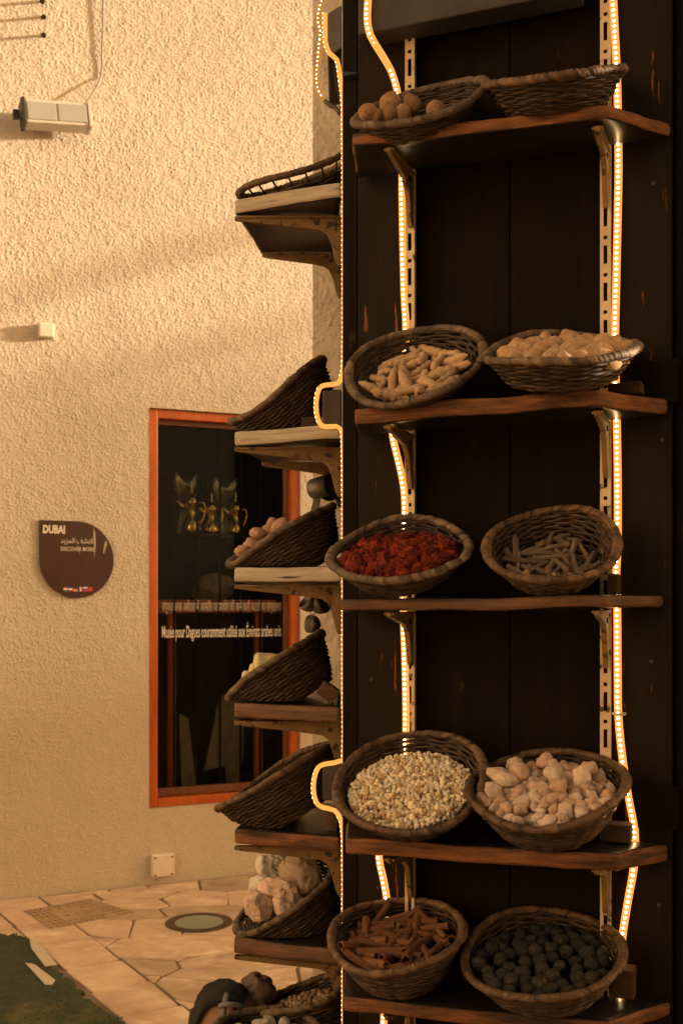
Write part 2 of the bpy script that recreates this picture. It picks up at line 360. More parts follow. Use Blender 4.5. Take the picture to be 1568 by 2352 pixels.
def fft_noise(nx, ny, d, feat, seed, width=.45):
    r = np.random.RandomState(seed); w = r.randn(ny, nx)
    kx = np.fft.fftfreq(nx, d)[None, :]; ky = np.fft.fftfreq(ny, d)[:, None]
    k = np.sqrt(kx**2+ky**2)*feat; filt = np.exp(-((np.log(np.maximum(k,1e-6)))**2)/(2*width**2))
    h = np.real(np.fft.ifft2(np.fft.fft2(w)*filt)); return h/h.std()

def stucco_sheet(name, origin, ax, nrm, t0, t1, z0, z1, d, feat, amp, m, seed, hole=None, parent=None, edge=None):
    nx = int((t1-t0)/d)+1; ny = int((z1-z0)/d)+1
    h = fft_noise(nx, ny, d, feat, seed); h2 = fft_noise(nx, ny, d, feat*.5, seed+1)
    big = fft_noise(nx, ny, d, feat*14, seed+2)
    rsd = np.random.RandomState(seed+5); imp = (rsd.rand(ny, nx) < .085)*rsd.uniform(.4,1.0,(ny,nx))
    kk = np.fft.fftfreq(nx, d)[None,:]**2*1.0 + np.fft.fftfreq(ny, d)[:,None]**2
    blob = np.real(np.fft.ifft2(np.fft.fft2(imp)*np.exp(-2*(pi*feat*.27)**2*kk))); blob = (blob-blob.mean())/blob.std()
    hh = np.clip(blob,-1.3,2.6)*amp*.62 + h*amp*.16 + h2*amp*.42 + big*amp*.22
    tt = np.linspace(t0, t1, nx); zz = np.linspace(z0, z1, ny)
    T, Z = np.meshgrid(tt, zz)
    if hole:
        snap = lambda a, v: a[np.argmin(np.abs(a-v))]
        T = T.copy(); Z = Z.copy()
        ha, hb, hc, hd = hole
        ia, ib = np.argmin(abs(tt-ha)), np.argmin(abs(tt-hb)); ic, id_ = np.argmin(abs(zz-hc)), np.argmin(abs(zz-hd))
    X = origin.x+ax.x*T+nrm.x*hh; Y = origin.y+ax.y*T+nrm.y*hh
    co = np.stack([X, Y, Z], -1).reshape(-1, 3)
    idx = np.arange(nx*ny).reshape(ny, nx)
    q = np.stack([idx[:-1,:-1], idx[:-1,1:], idx[1:,1:], idx[1:,:-1]], -1)
    keep = np.ones((ny-1, nx-1), bool)
    if hole: keep[ic:id_, ia:ib] = False
    q = q[keep]
    me = bpy.data.meshes.new(name); me.vertices.add(len(co)); me.vertices.foreach_set('co', co.astype(np.float32).ravel())
    me.loops.add(q.size); me.loops.foreach_set('vertex_index', q.astype(np.int32).ravel())
    me.polygons.add(len(q)); me.polygons.foreach_set('loop_start', np.arange(0, q.size, 4, dtype=np.int32))
    me.update(calc_edges=True); me.validate()
    o = finish(name, me, m, parent, MW[parent.name] if parent is not None else Matrix(), True)
    if parent is not None: me.transform(MW[parent.name].inverted())
    return o, ((tt[ia], tt[ib], zz[ic], zz[id_]) if hole else None)

def text_part(name, body, org, ax, up, height, m, parent, width=None, nrm=None, bold=0.0):
    c = bpy.data.curves.new('lettering', 'FONT'); c.body = body; c.size = 1.0; c.resolution_u = 2
    if bold: c.offset = bold
    o = bpy.data.objects.new('lettering_tmp', c); link(o)
    dg = bpy.context.evaluated_depsgraph_get(); me = bpy.data.meshes.new_from_object(o.evaluated_get(dg))
    bpy.data.objects.remove(o); bpy.data.curves.remove(c)
    xs = [v.co.x for v in me.vertices]; ys = [v.co.y for v in me.vertices]
    sy = height; sx = width/(max(xs)-min(xs)) if width else height
    x0 = min(xs)
    inv = MW[parent.name].inverted()
    for v in me.vertices:
        p = org + ax*((v.co.x-x0)*sx) + up*(v.co.y*sy); v.co = inv @ p
    me.materials.clear()
    ob = finish(name, me, m, parent, MW[parent.name], False)
    ob['kind'] = 'stuff'
    return ob

# ================================================================== THE SETTING
g = MB(); g.quad((-60,-40,-.012), (60,-40,-.012), (60,80,-.012), (-60,80,-.012))
tag(g.build('ground', M['mortar'], origin=Vector((0,0,-.012))), kind='structure')

# pavement: crazy paving, stone by stone
pave = empty('pavement', (-.9, 5.0, 0), None, None, kind='structure')
pm = MB(); 
e0 = groundP(0, 2099); e1 = groundP(283, 2352); ed = (e1-e0).normalized(); en = Vector((ed.y, -ed.x, 0))
if en.x < 0: en = -en
ea = e0-ed*.9; eb = e1+ed*1.6
wl = W0-DW*2.4; wr = W0+DW*1.2
pm.prism([Vector((-3.6,2.6,-.004)), Vector((1.7,2.6,-.004)), Vector((1.7,7.4,-.004)), Vector((-3.6,7.4,-.004))], (0,0,-.006))
pm.build('mortar_bed', M['mortar'], pave)
def clip(poly, p, n):
    out = []
    for k in range(len(poly)):
        a, b = poly[k], poly[(k+1) % len(poly)]; da = (a-p).dot(n); db = (b-p).dot(n)
        if da >= 0: out.append(a)
        if da*db < 0: out.append(a+(b-a)*(da/(da-db)))
    return out
def stone(poly, hgt, gap):
    c = sum(poly, Vector((0,0)))/len(poly); pts = []
    for k in range(len(poly)):
        a, b, d = poly[k-1], poly[k], poly[(k+1) % len(poly)]
        for (p, q) in ((b, a), (b, d)):
            L = (q-p).length
            if L > .02: pts.append(p+(q-p)*min(.16, .006/L + .02))
    q = []
    for p in pts:
        v = p-c; q.append(c+v*(1-gap/max(v.length,.03))+Vector((rs.gauss(0,.004),rs.gauss(0,.004))))
    q2 = [c+(p-c)*(1-.004/max((p-c).length,.03)) for p in q]
    mb = MB(); n = len(q)
    mb.v = [Vector((p.x,p.y,-.003)) for p in q]+[Vector((p.x,p.y,hgt-.003)) for p in q]+[Vector((p.x,p.y,hgt)) for p in q2]
    for k in range(n):
        k2 = (k+1) % n; mb.f.append((k,k2,n+k2,n+k)); mb.m.append(0); mb.f.append((n+k,n+k2,2*n+k2,2*n+k)); mb.m.append(0)
    mb.f.append(tuple(range(2*n,3*n))); mb.m.append(0)
    mb.build('paving_stone', M['stone'], pave)
rs = random.Random(21)
sites = []
tries = 0
while len(sites) < 105 and tries < 20000:
    tries += 1
    p = Vector((rs.uniform(-2.2, 1.0), rs.uniform(3.7, 7.2)))
    if all(hypot((p.x-q.x)*.78, (p.y-q.y)*1.15) > .17+.24*noise.noise(Vector((p.x*1.5,p.y*1.5,3))) for q in sites): sites.append(p)
E0 = Vector((e0.x,e0.y)); EN = Vector((en.x,en.y)); ED = Vector((ed.x,ed.y))
WB = Vector((W0.x,W0.y)); WN = Vector((NW.x,NW.y))
# border course of squared stones along the lawn
k = -1.0; bw_ = .26
while k < 3.2:
    L = rs.uniform(.26,.44)
    q = [E0+ED*k+EN*.004, E0+ED*(k+L)+EN*.004, E0+ED*(k+L)+EN*bw_, E0+ED*k+EN*bw_]
    q = clip(q, WB+WN*.02, WN)
    if len(q) > 2: stone(q, .0025+rs.uniform(0,.002), .004)
    k += L
k = -.5
while k < .75:
    L = rs.uniform(.2,.34); q = clip([E0+ED*k-EN*.30, E0+ED*(k+L)-EN*.30, E0+ED*(k+L)-EN*.008, E0+ED*k-EN*.008], WB+WN*.02, WN)
    if len(q) > 2: stone(q, .0025+rs.uniform(0,.002), .004)
    k += L
CO = [groundP(52,2095), groundP(205,2068), groundP(313,2099), groundP(115,2137)]   # service cover corners
cc = sum(CO, Vector())/4
for s_ in sites:
    poly = [Vector((-2.6,3.3)), Vector((1.4,3.3)), Vector((1.4,7.6)), Vector((-2.6,7.6))]
    for q in sites:
        if q is s_ or (q-s_).length > 1.4: continue
        d = q-s_; dd = Vector((d.x*.61, d.y*1.32)); poly = clip(poly, (s_+q)/2, -dd)
        if len(poly) < 3: break
    if len(poly) < 3: continue
    poly = clip(poly, E0+EN*(bw_+.004), EN)
    if len(poly) >= 3: poly = clip(poly, WB+WN*.03, WN)
    if len(poly) < 3: continue
    c = sum(poly, Vector((0,0)))/len(poly)
    if c.x > .75 or c.y < 3.75: continue
    area = abs(sum(poly[i].x*poly[(i+1)%len(poly)].y-poly[(i+1)%len(poly)].x*poly[i].y for i in range(len(poly))))/2
    if area < .003: continue
    stone(poly, .0025+rs.uniform(0,.002), rs.uniform(.004,.010))
# turf
TZ = .016
tf = empty('lawn_mat', (groundP(60,2300).x, groundP(60,2300).y, 0), None, None, kind='structure')
tmb = MB()
edge_uv = [(0,2153),(18,2158),(40,2152),(62,2162),(88,2190),(110,2214),(128,2236),(150,2256),(180,2282),(214,2312),(243,2335),(285,2358)]
ep0 = [groundP(u,v) for u, v in edge_uv]; ep = []; rq = random.Random(4)
for a, b in zip(ep0[:-1], ep0[1:]):
    for k in range(5): q = a+(b-a)*(k/5); ep.append(q+Vector((rq.gauss(0,.010),rq.gauss(0,.014),0)))
ep.append(ep0[-1])
poly = [Vector((p.x,p.y,.002)) for p in ep] + [Vector((ep[-1].x+.35,3.2,.002)), Vector((-3.4,3.2,.002)), Vector((-3.4,ep[0].y+.02,.002))]
tmb.prism(poly[::-1], (0,0,TZ-.002))
tmb.build('mat_base', M['turf_base'], tf)
tm = MB(); rt = random.Random(5)
pin = [Vector((p.x,p.y)) for p in poly]
def inside(p, pg):
    c = False; j = len(pg)-1
    for i in range(len(pg)):
        if (pg[i].y > p.y) != (pg[j].y > p.y) and p.x < (pg[j].x-pg[i].x)*(p.y-pg[i].y)/(pg[j].y-pg[i].y)+pg[i].x: c = not c
        j = i
    return c
cnt = 0
while cnt < 9000:
    p = Vector((rt.uniform(-2.1,-.6), rt.uniform(3.9,5.4)))
    if not inside(p, pin): continue
    cnt += 1
    an = rt.uniform(0, 2*pi); l = rt.uniform(.003,.009)*(1.2+.7*noise.noise(Vector((p.x*3,p.y*3,0)))); w = .0022
    dx, dy = cos(an)*w, sin(an)*w; lx, ly = rt.gauss(0,.010), rt.gauss(0,.010)
    i = len(tm.v); b = Vector((p.x,p.y,TZ-.001)); tm.v += [b+Vector((dx,dy,0)), b-Vector((dx,dy,0)), b+Vector((lx,ly,l))]; tm.f.append((i,i+1,i+2)); tm.m.append(0)
tb = tm.build('grass_blades', M['turf'], tf); tb['kind'] = 'stuff'
for uv, lab in (([(68,2156),(84,2162),(132,2216),(104,2220),(72,2178)], 'pale torn backing strip at the upper turf corner'), ([(58,2212),(80,2216),(127,2252),(120,2262),(104,2262)], 'pale torn backing strip lying lower on the turf')):
    s_ = MB(); s_.prism([groundP(u, v, TZ+.006) for u, v in uv], (0,0,-.003)); tag(s_.build('backing_strip', M['paper']), lab, 'strip', 'torn strips on the turf')

# service cover with mosaic tiles
cov = empty('service_cover', cc, 'rectangular mosaic service cover set in the paving by the wall', 'cover')
c_ = MB(); c_.prism([p+Vector((0,0,.0055)) for p in CO], (0,0,-.004)); c_.build('cover_bed', M['cover'], cov)
def cov_pt(a, b): return (CO[3]*(1-a)+CO[2]*a)*(1-b)+(CO[0]*(1-a)+CO[1]*a)*b
rc = random.Random(3); NA, NB = 15, 8
tile_me = None
for i in range(NA):
    for j in range(NB):
        if (4 <= i <= 9 and 2 <= j <= 5) and not (j == 3 and i % 2): continue
        if rc.random() < .10: continue
        a0, a1 = (i+.22)/NA, (i+.22+rc.uniform(.42,.66))/NA; b0, b1 = (j+.2)/NB, (j+.75)/NB
        t_ = MB(); q = [cov_pt(a0,b0), cov_pt(a1,b0), cov_pt(a1,b1), cov_pt(a0,b1)]
        t_.prism([p+Vector((0,0,.0068)) for p in q], (0,0,-.003)); t_.build('tile', M['cover_tile'], cov)
# in-ground light
lc = (groundP(378,2122)+groundP(536,2122))/2; lr = (groundP(536,2122)-groundP(378,2122)).length/2*.98
lg = empty('ground_light', lc, 'round in-ground light with greenish glass set in the paving', 'ground light')
r_ = MB(); r_.lathe([(lr*.72,.002),(lr*.72,.009),(lr*.76,.010),(lr*.97,.009),(lr,.007),(lr,.001)], 48, lc); r_.build('ring', M['ring'], lg, True)
r_ = MB(); r_.lathe([(.001,.0090),(lr*.5,.0088),(lr*.715,.0075)], 48, lc); r_.build('lens', M['lens'], lg, True)

# ---------------------------------------------------------------- sunlit wall with window
wt0, wt1 = wallT(-45), .70
WT = [wallT(343), wallT(690)]; WZ = [.431, 2.712]
wall = empty('museum_wall', W0, 'sunlit cream stucco wall with an orange framed window', 'wall')
wo_, HOLE = stucco_sheet('stucco_face', W0, DW, NW, wt0, wt1, -.03, 5.42, .0040, .0084, .0016, M['stucco'], 11, (WT[0], WT[1], WZ[0], WZ[1]), wall)
def WP(t, z, off=0.0): 
    q = W0+DW*t+NW*off; return Vector((q.x, q.y, z))
b_ = MB()
ha, hb, hc, hd = HOLE
REV = -.075
for (p, q) in (((ha,hc),(ha,hd)), ((ha,hd),(hb,hd)), ((hb,hd),(hb,hc)), ((hb,hc),(ha,hc))):
    b_.quad(WP(*p,.002), WP(*q,.002), WP(*q,-.30), WP(*p,-.30))
b_.build('window_reveal', M['stucco'], wall)
b_ = MB()
T0, T1 = -6.0, 5.0
for (a, b, c, d) in ((T0, wt0, -.1, 7.0), (wt1, T1, -.1, 7.0), (wt0, wt1, 5.42, 7.0)):
    b_.quad(WP(a,c), WP(b,c), WP(b,d), WP(a,d))
b_.build('wall_beyond', M['stucco'], wall)
b_ = MB(); b_.quad(WP(T0,-.1,-1.6), WP(T1,-.1,-1.6), WP(T1,7,-1.6), WP(T0,7,-1.6)); b_.quad(WP(T0,7), WP(T1,7), WP(T1,7,-1.6), WP(T0,7,-1.6)); b_.quad(WP(T0,-.1), WP(T0,7), WP(T0,7,-1.6), WP(T0,-.1,-1.6)); b_.quad(WP(T1,-.1), WP(T1,7), WP(T1,7,-1.6), WP(T1,-.1,-1.6))
b_.build('wall_back', M['far_stucco'], wall)
# interior
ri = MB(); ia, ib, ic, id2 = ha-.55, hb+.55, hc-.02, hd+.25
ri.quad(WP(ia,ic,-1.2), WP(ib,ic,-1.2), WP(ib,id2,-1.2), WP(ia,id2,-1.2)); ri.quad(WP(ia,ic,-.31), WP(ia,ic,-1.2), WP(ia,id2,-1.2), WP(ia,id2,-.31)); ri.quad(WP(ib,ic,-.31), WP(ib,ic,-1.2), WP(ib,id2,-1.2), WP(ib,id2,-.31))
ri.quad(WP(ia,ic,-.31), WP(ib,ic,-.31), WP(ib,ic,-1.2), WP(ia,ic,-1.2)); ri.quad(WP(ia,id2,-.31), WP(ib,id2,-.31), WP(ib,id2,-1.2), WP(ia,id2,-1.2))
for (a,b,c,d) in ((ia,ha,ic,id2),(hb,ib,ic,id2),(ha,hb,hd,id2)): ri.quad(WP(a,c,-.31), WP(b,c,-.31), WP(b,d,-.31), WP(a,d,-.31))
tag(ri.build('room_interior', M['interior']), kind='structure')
# window
win = empty('museum_window', WP((ha+hb)/2, hc), 'tall orange wooden window with white lettering on dark glass', 'window')
def wbox(mb, t0, t1, z0, z1, o0, o1, m=0): mb.hexa([WP(t0,z0,o1), WP(t1,z0,o1), WP(t1,z0,o0), WP(t0,z0,o0)], [WP(t0,z1,o1), WP(t1,z1,o1), WP(t1,z1,o0), WP(t0,z1,o0)], m)
fw = .054
g1 = .002
for (t0,t1,z0,z1) in ((ha+g1,ha+fw,hc+g1,hd-g1), (hb-fw,hb-g1,hc+g1,hd-g1), (ha+fw+.001,hb-fw-.001,hd-fw,hd-g1), (ha+fw+.001,hb-fw-.001,hc+g1,hc+fw*.95)):
    f_ = MB(); wbox(f_, t0, t1, z0, z1, -.10, -.018); f_.build('frame_member', M['window_wood'], win, bevel=.004)
iw = .030
for (t0,t1,z0,z1) in ((hb-fw-iw,hb-fw-.001,hc+fw,hd-fw), (ha+fw+.002,hb-fw-iw-.001,hd-fw-iw,hd-fw-.001), (ha+fw+.002,hb-fw-iw-.001,hc+fw,hc+fw+iw*1.5)):
    f_ = MB(); wbox(f_, t0, t1, z0, z1, -.11, -.06); f_.build('sash_member', M['window_wood_dark'], win, bevel=.003)
f_ = MB(); wbox(f_, ha+fw-.004, hb-fw+.004, hc+fw-.004, hd-fw+.004, -.088, -.084); f_.build('pane', M['glass'], win)
# lettering on the glass
GO = -.0815
zl = wallP(372,1465,GO).z
lx0 = wallP(372,1465,GO); lx1 = wallP(645,1465,GO)
text_part('french_lettering', 'Musée pour Dagues couramment utilisé aux Émirats arabes unis', lx0, DW, UP, .100, M['lettering'], win, (lx1-lx0).length, bold=.004)
hx0 = wallP(372,1404,GO); hx1 = wallP(646,1404,GO)
text_part('hindi_lettering', 'संयुक्त अरब अमीरात में आमतौर पर उपयोग की जाने वाली कटारों का संग्रहालय', hx0, DW, UP, .074, M['lettering_dim'], win, (hx1-hx0).length, bold=.0)
# iron bars behind the glass
gr = empty('window_grille', WP((ha+hb)/2, hc, -.20), 'thin black vertical iron bars behind the museum window glass', 'grille')
for u in (412,466,519,567,613,655):
    t = wallT(u); b_ = MB(); wbox(b_, t-.006, t+.006, hc+.01, hd-.01, -.131, -.117); b_.build('bar', M['bar'], gr)
# things behind the glass
def IN(u, v, off): return wallP(u, v, off)
zs = IN(480,1230,-.25).z
sh = MB(); wbox(sh, ha-.1, hb+.1, zs-.012, zs, -.52, -.15); tag(sh.build('display_ledge', M['interior']), 'dark ledge holding brass pots inside the museum window', 'ledge')
def dallah(u, v0, v1, label, spout):
    b = IN(u, 1230, -.24); b.z = zs+.001; h = (v1-v0)/F*b.y; e = empty('coffee_pot', b, label, 'coffee pot', 'brass coffee pots in the window')
    w = h*.180
    mb = MB(); mb.lathe([(.001,0),(w*.8,0),(w*.95,h*.03),(w*1.05,h*.10),(w*.98,h*.19),(w*.72,h*.28),(w*.47,h*.37),(w*.43,h*.42),(w*.52,h*.50),(w*.74,h*.57),(w*.80,h*.61),(w*.72,h*.635)], 28, b); mb.build('body', M['brass'], e, True)
    mb = MB(); mb.lathe([(w*.74,h*.636),(w*.70,h*.67),(w*.5,h*.72),(w*.22,h*.76),(w*.12,h*.78),(w*.20,h*.81),(w*.20,h*.83),(w*.08,h*.85),(w*.15,h*.88),(w*.06,h*.91),(w*.09,h*.94),(w*.03,h*.98),(.0005,h)], 20, b); mb.build('lid', M['brass'], e, True)
    mb = MB(); s = spout
    mb.tube([b+DW*s*w*.6+UP*h*.48, b+DW*s*w*1.2+UP*h*.55, b+DW*s*w*1.5+UP*h*.62, b+DW*s*w*1.9+UP*h*.58], lambda k: (.014,.011,.008,.004)[k]*h/.3, 8); mb.build('spout', M['brass'], e, True)
    mb = MB(); mb.tube([b-DW*s*w*.55+UP*h*.60, b-DW*s*w*1.3+UP*h*.60, b-DW*s*w*1.5+UP*h*.48, b-DW*s*w*1.2+UP*h*.30, b-DW*s*w*.85+UP*h*.16], h*.018, 8); mb.build('handle', M['brass'], e, True)
dallah(440, 1106, 1230, 'tallest polished brass coffee pot, leftmost on the window ledge', -1)
dallah(486, 1130, 1230, 'middle polished brass coffee pot on the window ledge', -1)
dallah(541, 1128, 1230, 'rightmost polished brass coffee pot, its handle showing', -1)
def burner(u, v0, wd, label):
    b = IN(u, 1230, -.36); b.z = zs+.001; h = (1230-v0)/F*b.y; s = wd/2/F*b.y
    mb = MB(); N = 40; prof = [(.62,0),(.60,.02),(.40,.20),(.30,.36),(.28,.44),(.34,.50),(.52,.62),(.80,.74)]
    def ring(r, z, horn):
        out = []
        for j in range(N):
            an = 2*pi*j/N+pi/4; m_ = max(abs(cos(an)), abs(sin(an))); q = r*s/m_*(.86+.14*m_)
            hz = z*h + horn*h*(abs(cos(an)*sin(an))*2)**3
            out.append(b+DW*(q*cos(an))+NW*(q*sin(an))+UP*hz)
        return out
    rings = [ring(r, z, 0) for r, z in prof]+[ring(.98,.80,.20), ring(.93,.80,.195), ring(.70,.74,0), ring(.02,.70,0)]
    for rg in rings: mb.v += rg
    for k in range(len(rings)-1):
        for j in range(N):
            j2 = (j+1) % N; mb.f.append((k*N+j, k*N+j2, (k+1)*N+j2, (k+1)*N+j)); mb.m.append(0)
    mb.f.append(tuple(range(N))); mb.m.append(0)
    tag(mb.build('incense_burner', M['pewter'], None, True, origin=b), label, 'incense burner', 'incense burners in the window')
burner(420, 1083, 70, 'left horned silver incense burner behind the brass pots')
burner(508, 1094, 68, 'right horned silver incense burner behind the brass pots')
def lay(name, me_or, *a): pass
rk = rock_mesh('pale_object', 41, (.17,.09,.10), M['hide'])
tb_z = IN(480,1378,-.5).z
put('pale_bundle', rk, Matrix.Translation(IN(486,1378,-.45)+UP*.07), 'dim pale bundle on the table inside the window', 'bundle')
tbl = empty('display_table', IN(500,1830,-.5), 'orange wooden table inside the museum window', 'table')
t_ = MB(); zt0 = IN(500,1408,-.15).z; tb_z = IN(500,1378,-.15).z; wbox(t_, ha+.02, hb-.06, zt0, tb_z, -.75, -.15); t_.build('table_top', M['window_wood'], tbl, bevel=.004)
for u in (394, 593):
    p = IN(u, 1500, -.18); t = (p-W0).dot(DW); t_ = MB(); wbox(t_, t-.022, t+.022, hc+.0, zt0-.001, -.21, -.165); t_.build('leg', M['window_wood'], tbl, bevel=.003)
for (poly, o_, lab) in (([(412,1640),(432,1650),(452,1818),(418,1812)], -.34, 'narrow pale mottled board leaning under the window table'), ([(505,1600),(552,1585),(560,1690),(552,1815),(522,1818),(518,1760),(470,1770)], -.40, 'broad pale hide shield leaning under the window table')):
    mb = MB(); mb.prism([IN(u, v, o_+(v-1600)/F*.25) for u, v in poly], -NW*.02); tag(mb.build('leaning_board', M['hide']), lab, 'board', 'boards leaning in the window')

# ---------------------------------------------------------------- fittings on the wall
lf = empty('flood_light', wallP(128,262,0), 'pale rectangular floodlight with black end caps on the stucco wall', 'floodlight')
A_ = wallP(57,258,.13); B_ = wallP(200,268,.13); ax = (B_-A_).normalized(); ay = NW; az = ax.cross(-ay).normalized()
if az.z < 0: az = -az
ln = (B_-A_).length/2; fc = (A_+B_)/2
b_ = MB(); b_.obox(fc-NW*.02, ax, ay, az, ln, .055, .062); b_.build('housing', M['fixture'], lf, bevel=.006)
for s in (-1,1):
    b_ = MB(); b_.obox(fc+ax*s*ln*.49+NW*.037, ax, ay, az, ln*.455, .004, .046); b_.build('lamp_glass', M['fixture_glass'], lf, bevel=.002)
    b_ = MB(); b_.obox(fc+ax*s*(ln+.0095)-NW*.02, ax, ay, az, .009, .062, .068 if s < 0 else .066); b_.build('end_cap', M['black_plastic'] if s < 0 else M['fixture'], lf, bevel=.003)
b_ = MB(); b_.obox(fc-ax*(ln+.042)-NW*.03, ax, ay, az, .016, .02, .022); b_.build('cable_gland', M['black_plastic'], lf, bevel=.004)
b_ = MB(); b_.obox(fc-NW*.102, ax, ay, az, ln*.3, .028, .02); b_.build('mount', M['fixture'], lf)
b_ = MB(); b_.tube([wallP(u, v, o) for u, v, o in ((238,-20,.02),(237,0,.02),(236,60,.016),(234,120,.013),(234,150,.010),(232,168,.008),(231,176,.008),(222,198,.035),(208,220,.05),(193,240,.06),(190,255,.06))], .0042, 6)
tag(b_.build('lamp_cable', M['cable'], None, True), 'thin grey cable hanging down the wall to the floodlight', 'cable')
for (u, v, lab) in ((97,2,'rusty bolt stub at the top edge of the wall'),(100,38,'upper of two rusty bolts by the floodlight'),(100,80,'lower of two rusty bolts by the floodlight')):
    e = empty('wall_bolt', wallP(u,v,0), lab, 'bolt', 'bolts in the wall')
    b_ = MB(); b_.tube([wallP(u,v,-.005), wallP(u,v,.070)], .008, 8); b_.build('shank', M['bolt'], e, True)
    b_ = MB(); b_.tube([wallP(u,v,.0705), wallP(u,v,.083)], .015, 6); b_.build('nut', M['bolt'], e)
def wallbox(u0,u1,v0,v1,dep,name,label,screws,part):
    p0 = wallP(u0,v1,0); p1 = wallP(u1,v0,0); t0 = (p0-W0).dot(DW); t1 = (p1-W0).dot(DW); z0, z1 = wallP((u0+u1)/2,v1,0).z, wallP((u0+u1)/2,v0,0).z
    e = empty(name, WP((t0+t1)/2, z0), label, 'box')
    b_ = MB(); wbox(b_, t0, t1, z0, z1, 0, dep); b_.build('body', M['plastic'], e, bevel=.005)
    if screws:
        b_ = MB(); wbox(b_, t0+.004, t1-.004, z0+.004, z1-.004, dep+.0005, dep+.006); b_.build('lid', M['plastic'], e, bevel=.003)
        for a in (t0+.014, t1-.014):
            for c in (z0+.014, z1-.014):
                s_ = MB(); s_.tube([WP(a,c,dep+.0062), WP(a,c,dep+.009)], .006, 8); s_.build('screw', M['bolt'], e)
wallbox(88,121,746,778,.055,'sensor_box','small white box high on the wall left of the window',False,'body')
wallbox(346,396,1960,2011,.045,'junction_box','cream square junction box low on the wall under the window',True,'lid')
# sign
sg = empty('tourist_sign', wallP(175,1374,0), 'brown drop shaped tourist sign screwed to the wall', 'sign')
p0 = wallP(90,1285,.012); p1 = wallP(261,1285,.012); sw = (p1-p0).length; zt_ = wallP(175,1197,.012).z; zb_ = wallP(175,1374,.012).z; shh = zt_-zb_
def SG(x, y, o=.0): q = p0+DW*(x*sw)+NW*o; return Vector((q.x, q.y, zb_+y*shh))
poly = [SG(0,1), SG(.5,1)]
for k in range(1, 46):
    an = pi/2-2*pi*.75*k/45; poly.append(SG(.5+.5*cos(an), .5+.5*sin(an)))
b_ = MB(); b_.prism(poly, -NW*.010); b_.build('board', M['sign'], sg)
dn = SG(.05,.838,.0015); text_part('city_name', 'DUBAI', dn, DW, UP, .060, M['sign_print'], sg, sw*.29, bold=.045)
text_part('arabic_line', '\uFEAA\uFEF3\uFEB0\uFEE4\uFEDF\uFE8D \uFED2\uFEB8\uFE98\uFEDB\uFE8D', SG(.285,.715,.0015), DW, UP, .040, M['sign_print'], sg, sw*.45, bold=.004)
text_part('english_line', 'DISCOVER MORE', SG(.285,.612,.0015), DW, UP, .032, M['sign_print'], sg, sw*.45, bold=.004)
fl = [('red','white','green'),('blue','white','red'),('black','red','gold'),('blue','white','red'),('white','blue','red'),('red','red','red')]
for k, cols in enumerate(fl):
    b_ = MB(); x0 = .32+k*.066
    for j in range(3):
        if k in (3,): b_.quad(SG(x0+j*.02,.088,.0016), SG(x0+j*.02+.02,.088,.0016), SG(x0+j*.02+.02,.145,.0016), SG(x0+j*.02,.145,.0016), j)
        else: b_.quad(SG(x0,.088+(2-j)*.019,.0016), SG(x0+.056,.088+(2-j)*.019,.0016), SG(x0+.056,.107+(2-j)*.019,.0016), SG(x0,.107+(2-j)*.019,.0016), j)
    b_.build('flag', [M['flag_'+c] for c in cols], sg)
for pts in ([(.725,.92),(.745,.86),(.755,.70),(.735,.52),(.735,.68),(.722,.82)], [(.90,.76),(.905,.70),(.865,.58),(.855,.60),(.875,.72)], [(.475,.80),(.50,.74),(.535,.58),(.545,.56),(.51,.70)]):
    b_ = MB(); q = [SG(x,y,.0018) for x,y in pts]; i = len(b_.v); b_.v += q; b_.f.append(tuple(range(len(q)))); b_.m.append(0); b_.build('peeled_streak', M['sign_scratch'], sg)

# ---------------------------------------------------------------- shaded shop corner behind the rack
sw0 = Vector(((718-CX)/F*3.32, 3.32, 0))
shop = empty('shop_wall', sw0, 'shaded grey stucco corner of the shop behind the rack', 'wall')
SZ0, SZ1 = -.02, 4.4
stucco_sheet('stucco_face', sw0, D1, -D2, 0, .42, SZ0, SZ1, .0045, .012, .0017, M['stucco_shop'], 31, None, shop)
b_ = MB()
b_.hexa([sw0+D1*.02+D2*.03+UP*SZ0, sw0+D1*2.1+D2*.03+UP*SZ0, sw0+D1*2.1+D2*.75+UP*SZ0, sw0+D1*.05+D2*.75+UP*SZ0], [p+UP*(SZ1-SZ0) for p in (sw0+D1*.02+D2*.03+UP*SZ0, sw0+D1*2.1+D2*.03+UP*SZ0, sw0+D1*2.1+D2*.75+UP*SZ0, sw0+D1*.05+D2*.75+UP*SZ0)])
b_.build('wall_core', M['stucco_shop'], shop)

# ---------------------------------------------------------------- unseen buildings and a tree, added for reflection, bounce light and shade
fb = empty('added_reflection_building', (3,-6,0), 'unseen dark building added behind the viewer to darken glass reflections', 'building')  # out of view, added so the window glass reflects something dark
b_ = MB(); b_.hexa([Vector(p) for p in ((1,-8,0),(13,-8,0),(13,-5,0),(1,-5,0))], [Vector(p) for p in ((1,-8,5.2),(13,-8,5.2),(13,-5,5.2),(1,-5,5.2))]); b_.build('wall', M['far_dark'], fb)
for x in (2.4,6.2,10.0):
    b_ = MB(); b_.hexa([Vector(p) for p in ((x,-5.02,1.0),(x+1.2,-5.02,1.0),(x+1.2,-4.97,1.0),(x,-4.97,1.0))], [Vector(p) for p in ((x,-5.02,2.6),(x+1.2,-5.02,2.6),(x+1.2,-4.97,2.6),(x,-4.97,2.6))]); b_.build('window', M['window_wood_dark'], fb)
lb = empty('added_bounce_building', (-6.5,-3,0), 'unseen cream building added left of the viewer to bounce warm sun', 'building')  # out of view, added as a warm reflector towards the rack
